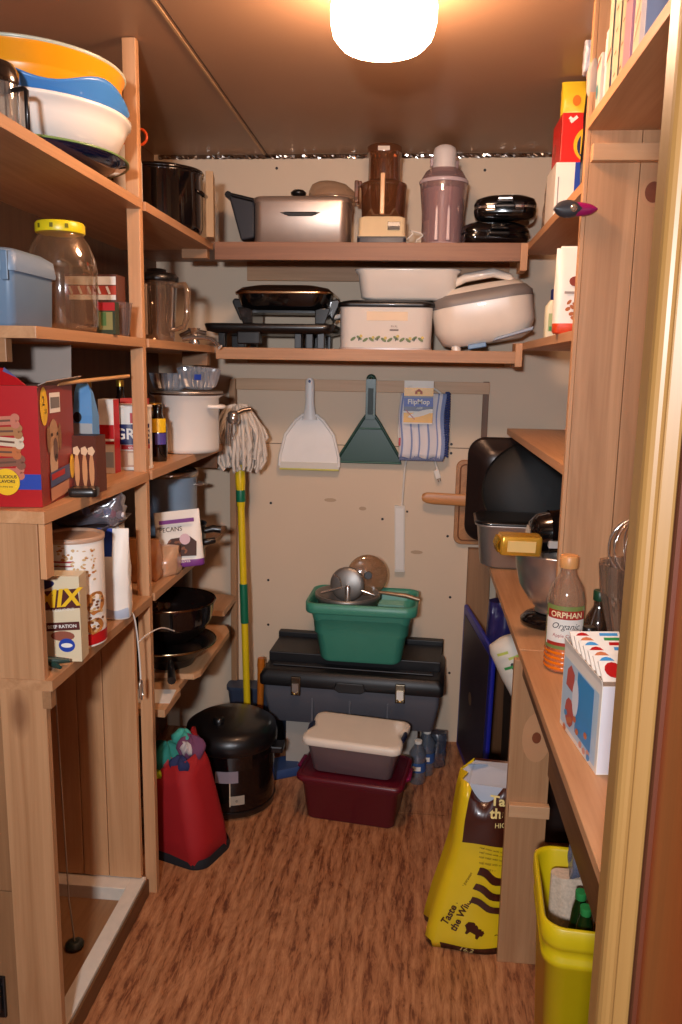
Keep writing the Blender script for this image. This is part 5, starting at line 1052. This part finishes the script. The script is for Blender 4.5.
# water bottle cluster behind bins
for k, (x, y, h, lab_) in enumerate(((.048, 2.80, .165, 'clear water bottle with blue label right of the dark red bin'), (.082, 2.87, .175, 'clear water bottle touching the back wall side of the blue-labelled one'))):
    t = thing('water_bottle', lab_, 'bottle', (x, y, 0))
    MB().lathe([(.028, 0), (.031, .006), (.030, .05), (.032, .06), (.030, .10), (.032, h*.7), (.014, h*.88), (.013, h*.93)], clear('pet_plastic', '#dce2ea', .5, .2, '#a8b2c0'), n=22).build('plastic', t)
    MB().patch(.032, -PI, PI, h*.3, h*.52, g('water_label', '#31568f', .4), 20).patch(.0325, -2.2, -1.2, h*.35, h*.45, PAPER, 8).build('label', t)
    MB().lathe([(.014, h*.93), (.015, h*.94), (.015, h)], PAPER, n=16).build('cap', t)
solo('crumpled_wrap', bag(.10, .08, .13, clear('wrap_clear', '#b9c4d4', .6, .15, '#8090a8', rough=.15), top=.5, seed=80, wr=.012), 'crumpled clear plastic wrap behind the water bottles', 'plastic wrap', (.11, 2.95, 0))
# pressure cooker
t = thing('pressure_cooker', 'large black electric pressure cooker with silver label strip on the floor', 'pressure cooker', (-.610, 2.60, 0)); t.scale = (1, 1, .95)
CB2 = g('cooker_dark', '#241a17', .18, metal=.6, coat=.3)
MB().lathe([(.135, 0), (.150, .008), (.152, .03)], BLK, n=48).build('foot_ring', t)
MB().lathe([(.149, .03), (.150, .035), (.150, .235), (.148, .24)], CB2, n=48).build('body', t)
MB().lathe([(.152, .24), (.160, .245), (.161, .27), (.155, .30), (.13, .318), (.07, .328), (.01, .33)], BLK, n=48).build('lid', t)
MB().lathe([(.018, .325), (.020, .345), (.012, .350)], BLK, c=(-.03, -.06), n=18).build('valve', t)
A = -1.42; pn = MB().patch(.1515, A-.45, A+.55, .19, .245, BLKG, 12); pn.build('control_panel', t)
MB().patch(.1505, A-.30, A+.22, .145, .19, g('panel_grey', '#8b7f88', .3), 10).patch(.1505, A+.02, A+.045, .055, .145, g('label_edge', '#c9b59a', .4), 3).patch(.1505, A+.045, A+.36, .06, .095, g('label_print', '#a89a88', .4), 8).ctext('e', .018, INK, .1515, A+.18, .078).build('front_label', t)
for s in (-1, 1): MB().box(s*.165-.022, s*.165+.022, -.03, .03, .205, .232, BLK).build('side_handle', t, .006)
# red bag
t = thing('red_tote', 'red fabric tote with black base trim, stuffed with bright cloths, on the floor', 'tote bag', (-.675, 2.285, 0), rz=math.radians(-20))
RF = g('tote_red', '#9c0d14', .75, bump=.3); BF = g('tote_black', '#14141a', .8)
rings = []
for z, hw, hd, sx_ in ((0, .10, .085, 0), (.01, .108, .09, 0), (.08, .104, .088, -.004), (.18, .090, .080, -.016), (.27, .078, .07, -.030), (.33, .068, .06, -.040)):
    rg = MB().rr(hw, hd, .05, z, (sx_, 0), 7)
    rings.append([(x+.005*math.sin(y*50+z*20), y+.004*math.sin(x*60+z*12), z+(.045*((x*.3+y)/.12) if z > .25 else 0)) for x, y, _ in rg])
b = MB().loft(rings, RF, cap1=False, matfn=lambda i, j: BF if (i < 1 or (17 <= j <= 19 and i < 4) or (j in (23, 24) and False)) else RF); b.build('fabric', t, solid=.004)
MB().rbox([(.112, .094, .05, 0), (.114, .096, .05, .012), (.109, .092, .05, .030)], BF, cap1=False).build('base_trim', t)
for k, (x, y, z, r, cn, ch) in enumerate(((-.03, -.02, .31, .055, 'cloth_teal', '#1f7a70'), (.03, .02, .335, .05, 'cloth_print', '#6a3a5a'), (-.045, -.045, .262, .040, 'cloth_lime', '#b8d62a'), (.03, -.035, .300, .035, 'cloth_navy', '#232a55'), (.0, .03, .35, .04, 'cloth_turq', '#3fa090'), (.035, -.01, .345, .022, 'cloth_white_patch', '#b8b0b0'), (-.01, -.045, .305, .02, 'cloth_scarlet', '#a02830'))):
    rg = [[(x+r*math.sin(p)*math.cos(a)*(1+.35*math.sin(3*a+k)*math.sin(2*p)+.12*math.sin(7*a+2*p)), y+r*.8*math.sin(p)*math.sin(a)*(1+.2*math.cos(4*a+k)), z+r*.8*math.cos(p)+.006*math.sin(5*a)) for a in [2*PI*i/22 for i in range(22)]] for p in [.05+i*(PI-.1)/9 for i in range(10)]]
    m_ = MB(); m_.loft(rg[::-1], g(cn, ch, .85)); o = m_.build('stuffed_cloth')
    o.location = (-.708, 2.297, 0); o.rotation_euler = (0, 0, math.radians(-20)); o['category'] = 'cloth'; o['group'] = 'cloths stuffed in the red tote'
    o['label'] = ['teal cloth on the left of the red tote', 'plum patterned cloth in the middle of the red tote', 'lime yellow cloth at the front rim of the red tote', 'navy cloth at the right of the red tote', 'turquoise cloth peeking out at the top of the red tote', 'white cloth patch near the top of the red tote', 'scarlet cloth tucked between the others in the red tote'][k]
MB().tube([(-.03, .05, .33), (-.01, .045, .385), (.02, .02, .35), (.035, -.01, .30)], [.006, .009, .009, .006], RF).build('carry_strap', t)
# mop with yellow handle
t = thing('string_mop', 'string mop propped head-up on a yellow handle with green collars', 'mop', (-.622, 2.96, 0), rot=(math.radians(-1.5), math.radians(-1.8), 0))
YH = g('mop_yellow', '#e0c21a', .35); GH = g('mop_green', '#0f6b4c', .4)
t.location = (-.612, 2.90, 0)
MB().lathe([(.013, .0), (.0135, .01), (.0135, 1.01), (.0135, 1.018)], YH, n=18).build('handle', t)
MB().lathe([(.016, 1.065), (.017, 1.07), (.019, 1.09), (.019, 1.15), (.016, 1.165)], YH, n=18).lathe([(.014, 1.0), (.016, 1.01), (.016, 1.065)], YH, n=18).build('top_sleeve', t)
MB().lathe([(.0175, 1.02), (.018, 1.024), (.018, 1.060), (.0175, 1.064)], GH, n=18).build('upper_collar', t)
MB().lathe([(.0150, .55), (.0155, .554), (.0155, .70), (.0150, .704)], GH, n=18).build('lower_collar', t)
mh = MB(); rnd = random.Random(4); SM1 = g('mop_string', '#d3c9bd', .9); SM2 = g('mop_string_grey', '#b0a59a', .9)
for i in range(190):
    a = rnd.uniform(0, 2*PI); R0 = rnd.uniform(.03, .085); h0 = 1.15; top = 1.36 + rnd.uniform(-.04, .03)
    ex, ey = R0*math.cos(a)*1.05, R0*math.sin(a)*.75
    zb = 1.15+rnd.uniform(-.02, .08)
    mh.tube([(ex*.15, ey*.15, top-.01), (ex*.55, ey*.55, top-.012), (ex*.9, ey*.9, top-.055), (ex*1.1+rnd.uniform(-.01, .01), ey*1.1, (top+zb)/2), (ex*1.15+rnd.uniform(-.012, .012), ey*1.1, zb+.03), (ex*.95, ey*.9, zb)], rnd.uniform(.0055, .0075), rnd.choice((SM1, SM1, SM1, SM2)), 5)
mh.lathe([(.02, 1.16), (.05, 1.19), (.06, 1.26), (.04, 1.33), (.01, 1.345)], SM2, n=16)
mh.build('mop_strings', t)
t = thing('orange_stick', 'short orange wooden stick behind the yellow mop handle', 'stick', (-.592, 3.015, .0), rot=(0, .02, 0)); t.scale = (1, 1, 1.08)
MB().lathe([(.012, 0), (.013, .01), (.014, .30), (.016, .32), (.014, .345)], g('stick_orange', '#c06a1c', .4), n=16).build('shaft', t)
t = thing('blue_grey_tub', 'slate blue plastic tub behind the black pressure cooker', 'tub', (-.585, 2.955, 0), rz=.03)
t.location = (-.60, 3.075, 0)
MB().rbox([(.10, .03, .02, 0), (.105, .035, .02, .01), (.13, .04, .025, .215), (.136, .044, .028, .22), (.136, .044, .028, .235)], g('tub_slate', '#39465c', .45)).build('body', t)
solo('blue_mat', MB().rbox([(.12, .06, .02, 0), (.125, .065, .02, .006), (.10, .05, .02, .03)], g('mat_blue', '#27406e', .5)), 'blue plastic lid lying on the floor right of the pressure cooker', 'lid', (-.50, 2.80, 0), rz=.5)
# under the bench: blue tray, rolled bag, etc
t = thing('blue_folding_table', 'blue-rimmed flat tray standing on edge against the right bench', 'tray', (.262, 2.86, .0), rot=(0, math.radians(3), math.radians(-81.5)))
t.location = (.212, 3.06, .03)
TBL = g('tray_blue', '#1a2390', .35); TFC = g('tray_face', '#2e2532', .45)
MB().box(0, .46, -.008, .008, 0, .60, TBL).build('frame', t, .006)
MB().box(.03, .43, -.0095, -.008, .03, .57, TFC).box(.03, .43, .008, .0095, .03, .57, TFC).build('face_panel', t, .001)
MB().decal((.20, -.0097, .30), (1, 0, 0), (0, 0, 1), .05, .05, g('handle_bronze', '#7a6048', .4), .001, 'oval', 18).build('hand_hole', t)
t = thing('rolled_paper_sack', 'white rolled sack with green and yellow print under the right bench', 'sack', (.338, 2.36, .62), rot=(math.radians(-12), math.radians(-24), 0))
b = MB().loft([[(r*math.cos(2*PI*i/28), r*.85*math.sin(2*PI*i/28), z) for i in range(28)] for r, z in ((.03, -.15), (.042, -.13), (.058, 0), (.062, .08), (.055, .105), (.02, .115))], g('sack_white', '#d4cfc2', .55))
for a, z, m_ in ((-1.9, .03, GRN), (-1.6, -.02, GRN), (-2.0, .075, g('print_lime', '#b8c458', .5)), (-1.5, .055, g('print_lime', '#b8c458', .5))): b.patch(.0615, a-.3, a+.3, z-.004, z+.004, m_, 6)
b.decal((-.01, -.052, .03), (1, 0, 0), (0, 0, 1), .014, .022, INK, .004, 'oval', 8); b.build('sack', t)
t = thing('purple_bag', 'shiny purple-blue plastic bag stuffed behind the rolled sack', 'bag', (.335, 2.72, .58), rz=.3)
bag(.13, .11, .16, g('bag_purple', '#29265a', .3, coat=.2), top=.6, seed=90, wr=.014).build('bag', t)
solo('dark_crate', MB().rbox([(.14, .16, .02, 0), (.15, .17, .02, .01), (.155, .175, .02, .55), (.155, .175, .02, .575)], g('crate_dark', '#2a1e1a', .5)), 'dark brown box under the right bench behind the blue tray', 'box', (.50, 2.62, 0), bevel=.002)
# dog food sack
t = thing('dog_food_sack', 'yellow and brown dog food sack, open and slumped, leaning at the right bench upright', 'dog food sack', (.20, 2.02, 0), rz=math.radians(4))
SY = g('sack_yellow_gloss', '#d8b81a', .3, coat=.2); SBn = g('sack_brown', '#3e170d', .3, coat=.2); SIN = g('sack_lining', '#b9c0cc', .4)
lv = [(0, -.115, .15, -.085, .085), (.02, -.12, .15, -.09, .085), (.05, -.115, .15, -.085, .08), (.12, -.100, .15, -.080, .075), (.20, -.078, .15, -.075, .07), (.26, -.062, .15, -.062, .065), (.30, -.056, .15, -.068, .06), (.36, -.052, .15, -.072, .06), (.42, -.045, .15, -.068, .058), (.462, -.036, .15, -.060, .055)]
def sackpt(u, z):
    """front surface of the sack: u 0..1 left to right"""
    for i in range(len(lv)-1):
        if lv[i][0] <= z <= lv[i+1][0] or i == len(lv)-2:
            k = (z-lv[i][0])/(lv[i+1][0]-lv[i][0]); L_ = [lv[i][q]+(lv[i+1][q]-lv[i][q])*k for q in range(5)]; break
    x = L_[1]+(L_[2]-L_[1])*u
    y = L_[3]-.020*math.sin(PI*min(1, u*1.05))+.004*math.sin(z*40+u*9)
    return x, y, L_
rings = []; NF = 24
for i in range(len(lv)):
    z = lv[i][0]; rg = []
    for j in range(NF+1):
        x, y, L_ = sackpt(j/NF, z); zz = z
        if i == len(lv)-1: zz = z - .05*math.sin(PI*min(1, j/NF*2.2))*(j/NF < .46) + (.0 if j/NF < .46 else .0)
        rg.append((x, y, zz))
    rg += [(L_[2], L_[4], z), (L_[1]+.03, L_[4], z+(.012 if i == len(lv)-1 else 0)), (L_[1]-.012, (L_[3]+L_[4])/2+.02, z), (L_[1]+.006, (L_[3]+L_[4])/2, z), (L_[1]-.014, L_[3]+.022, z)]
    rings.append(rg)
def sm(i, j):
    z = lv[i][0]
    if z < .02 and 1 < j: return SBn
    if j == 0 or j >= NF+2: return SY
    if z >= .29 and 1 <= j: return SBn
    return SY
MB().loft(rings, SY, cap1=False, matfn=sm).build('sack_body', t, solid=.0012)
ln = [[(x*.97+.002, y*.9, z-.004) for x, y, z in rings[-1]], [(x*.97+.002, y*.9, z-.006) for x, y, z in rings[-2]]]
MB().loft(ln, SIN, cap0=True, cap1=False, closed=True).build('lining', t)
MB().add([(-.030, .05, .455), (.03, .05, .46), (.025, .02, .475), (-.02, .0, .485)], [(0, 1, 2, 3)], SIN).build('lining_flap', t, solid=.001)
def onsack(cx, cz, ang=0, off=.003):
    ca, sa = math.cos(ang), math.sin(ang)
    def f(x, y):
        X = cx+x*ca-y*sa; Z = cz+x*sa+y*ca; _, _, L_ = sackpt(.5, max(0, min(.46, Z)))
        u = max(0, min(1, (X-L_[1])/(L_[2]-L_[1]))); _, yy, _ = sackpt(u, max(0, min(.46, Z)))
        return (X, yy-off, Z)
    return f
pr = MB()
YT = g('sack_text_yellow', '#e8d28a', .3)
pr.text('Taste of', .036, YT, warp=onsack(.078, .425, -.03), bold=.03).text('the Wild', .036, YT, warp=onsack(.082, .392, -.03), bold=.03).text('HIGH PRAIRIE', .018, YT, warp=onsack(.085, .362, -.03)).text('canine recipe', .010, YT, warp=onsack(.09, .340, -.03))
for k in range(5): pr.text('real meat with roasted vegetables', .010, SBn, warp=onsack(.055, .285-k*.014, -.12), wide=.85)
pr.text('Taste of', .026, SBn, warp=onsack(-.070, .115, 1.12), bold=.03).text('the Wild', .026, SBn, warp=onsack(-.046, .105, 1.12), bold=.03)
pr.text('the guarantee', .010, SBn, warp=onsack(-.035, .20, 1.1))
for (cx_, cz_, ln_, an) in ((.045, .205, .11, -.45), (.04, .165, .12, -.42), (.035, .128, .12, -.35), (.11, .19, .07, .25), (.115, .150, .07, .2)):
    f = onsack(cx_, cz_, an, .0028); q = [(-ln_/2+ln_*i/12, .011+.004*math.sin(i*.9)) for i in range(13)]
    vs = [f(x, y) for x, y in q]+[f(x, y-.020) for x, y in q]
    pr.add(vs, [(i, i+13, i+14, i+1) for i in range(12)], SBn)
f = onsack(-.012, .068, -.5, .003)
bis = [(-.026, 0), (-.022, .012), (-.008, .018), (.008, .013), (.02, .014), (.03, .006), (.028, -.004), (.022, -.006), (.020, -.016), (.014, -.016), (.010, -.008), (-.006, -.008), (-.010, -.018), (-.016, -.018), (-.017, -.008)]
pr.add([f(x, y) for x, y in bis], [tuple(range(len(bis)))], SBn)
pr.text('~~~', .03, SBn, warp=onsack(.07, .055, .1)).text('16.2', .022, YT, warp=onsack(-.03, .012, -.05), shear=.2)
pr.build('printing', t)
# yellow bucket
t = thing('yellow_bucket', 'bright yellow square bucket of bagged goods at the front right of the floor', 'bucket', (.408, 1.53, 0), rz=math.radians(-4))
YB_ = g('bucket_yellow', '#d2b80e', .4)
MB().rbox([(.095, .110, .03, 0), (.10, .115, .035, .01), (.115, .130, .04, .385), (.122, .137, .042, .39), (.122, .137, .042, .402), (.117, .132, .04, .408), (.117, .132, .04, .425), (.124, .139, .042, .43), (.126, .141, .044, .440), (.126, .141, .044, .474), (.121, .136, .042, .478), (.116, .131, .04, .47), (.108, .123, .036, .30), (.09, .10, .03, .012)], YB_, k=8).build('body', t)
t = thing('grain_bag', 'clear bag of pale grain standing in the yellow bucket', 'bag', (.372, 1.600, .02))
bag(.10, .08, .44, g('grain', '#c9b39c', .7, var=.35, scale=160, bump=.5), top=.5, seed=95, wr=.006).build('grain', t)
t = thing('clear_wrap', 'crinkled clear wrap sticking up from the yellow bucket', 'plastic wrap', (.395, 1.59, .47))
bag(.08, .06, .17, clear('wrap_lilac', '#cfd2e6', .6, .3, '#a8b0cc', rough=.15), top=.5, seed=96, wr=.012).build('wrap', t)
for k in range(3):
    t = thing('green_bottle', ['dark green bottle nearest the front in the yellow bucket', 'dark green bottle in the middle of the yellow bucket', 'dark green bottle at the right side of the yellow bucket'][k], 'bottle', (.366+.046*(k % 2), 1.462+.024*k, .02), group='dark green bottles in the yellow bucket')
    MB().lathe([(.02, 0), (.022, .02), (.022, .35), (.016, .42), (.010, .445)], g('bottle_green_dark', '#10280e', .2, coat=.5), n=18).build('glass', t)
    MB().lathe([(.0105, .4455), (.0115, .447), (.0115, .462)], GRN, n=12).build('cap', t)
t = thing('dark_teal_box', 'dark box with teal top on the floor in front of the yellow bucket', 'box', (.395, 1.27, 0))
MB().box(-.085, .085, -.09, .09, 0, .255, g('box_dark', '#1c2422', .4)).build('box_body', t, .003)
MB().box(-.080, .080, -.085, .085, .2552, .262, g('box_teal', '#5c9480', .4, var=.3, scale=30)).build('top_panel', t, .002)
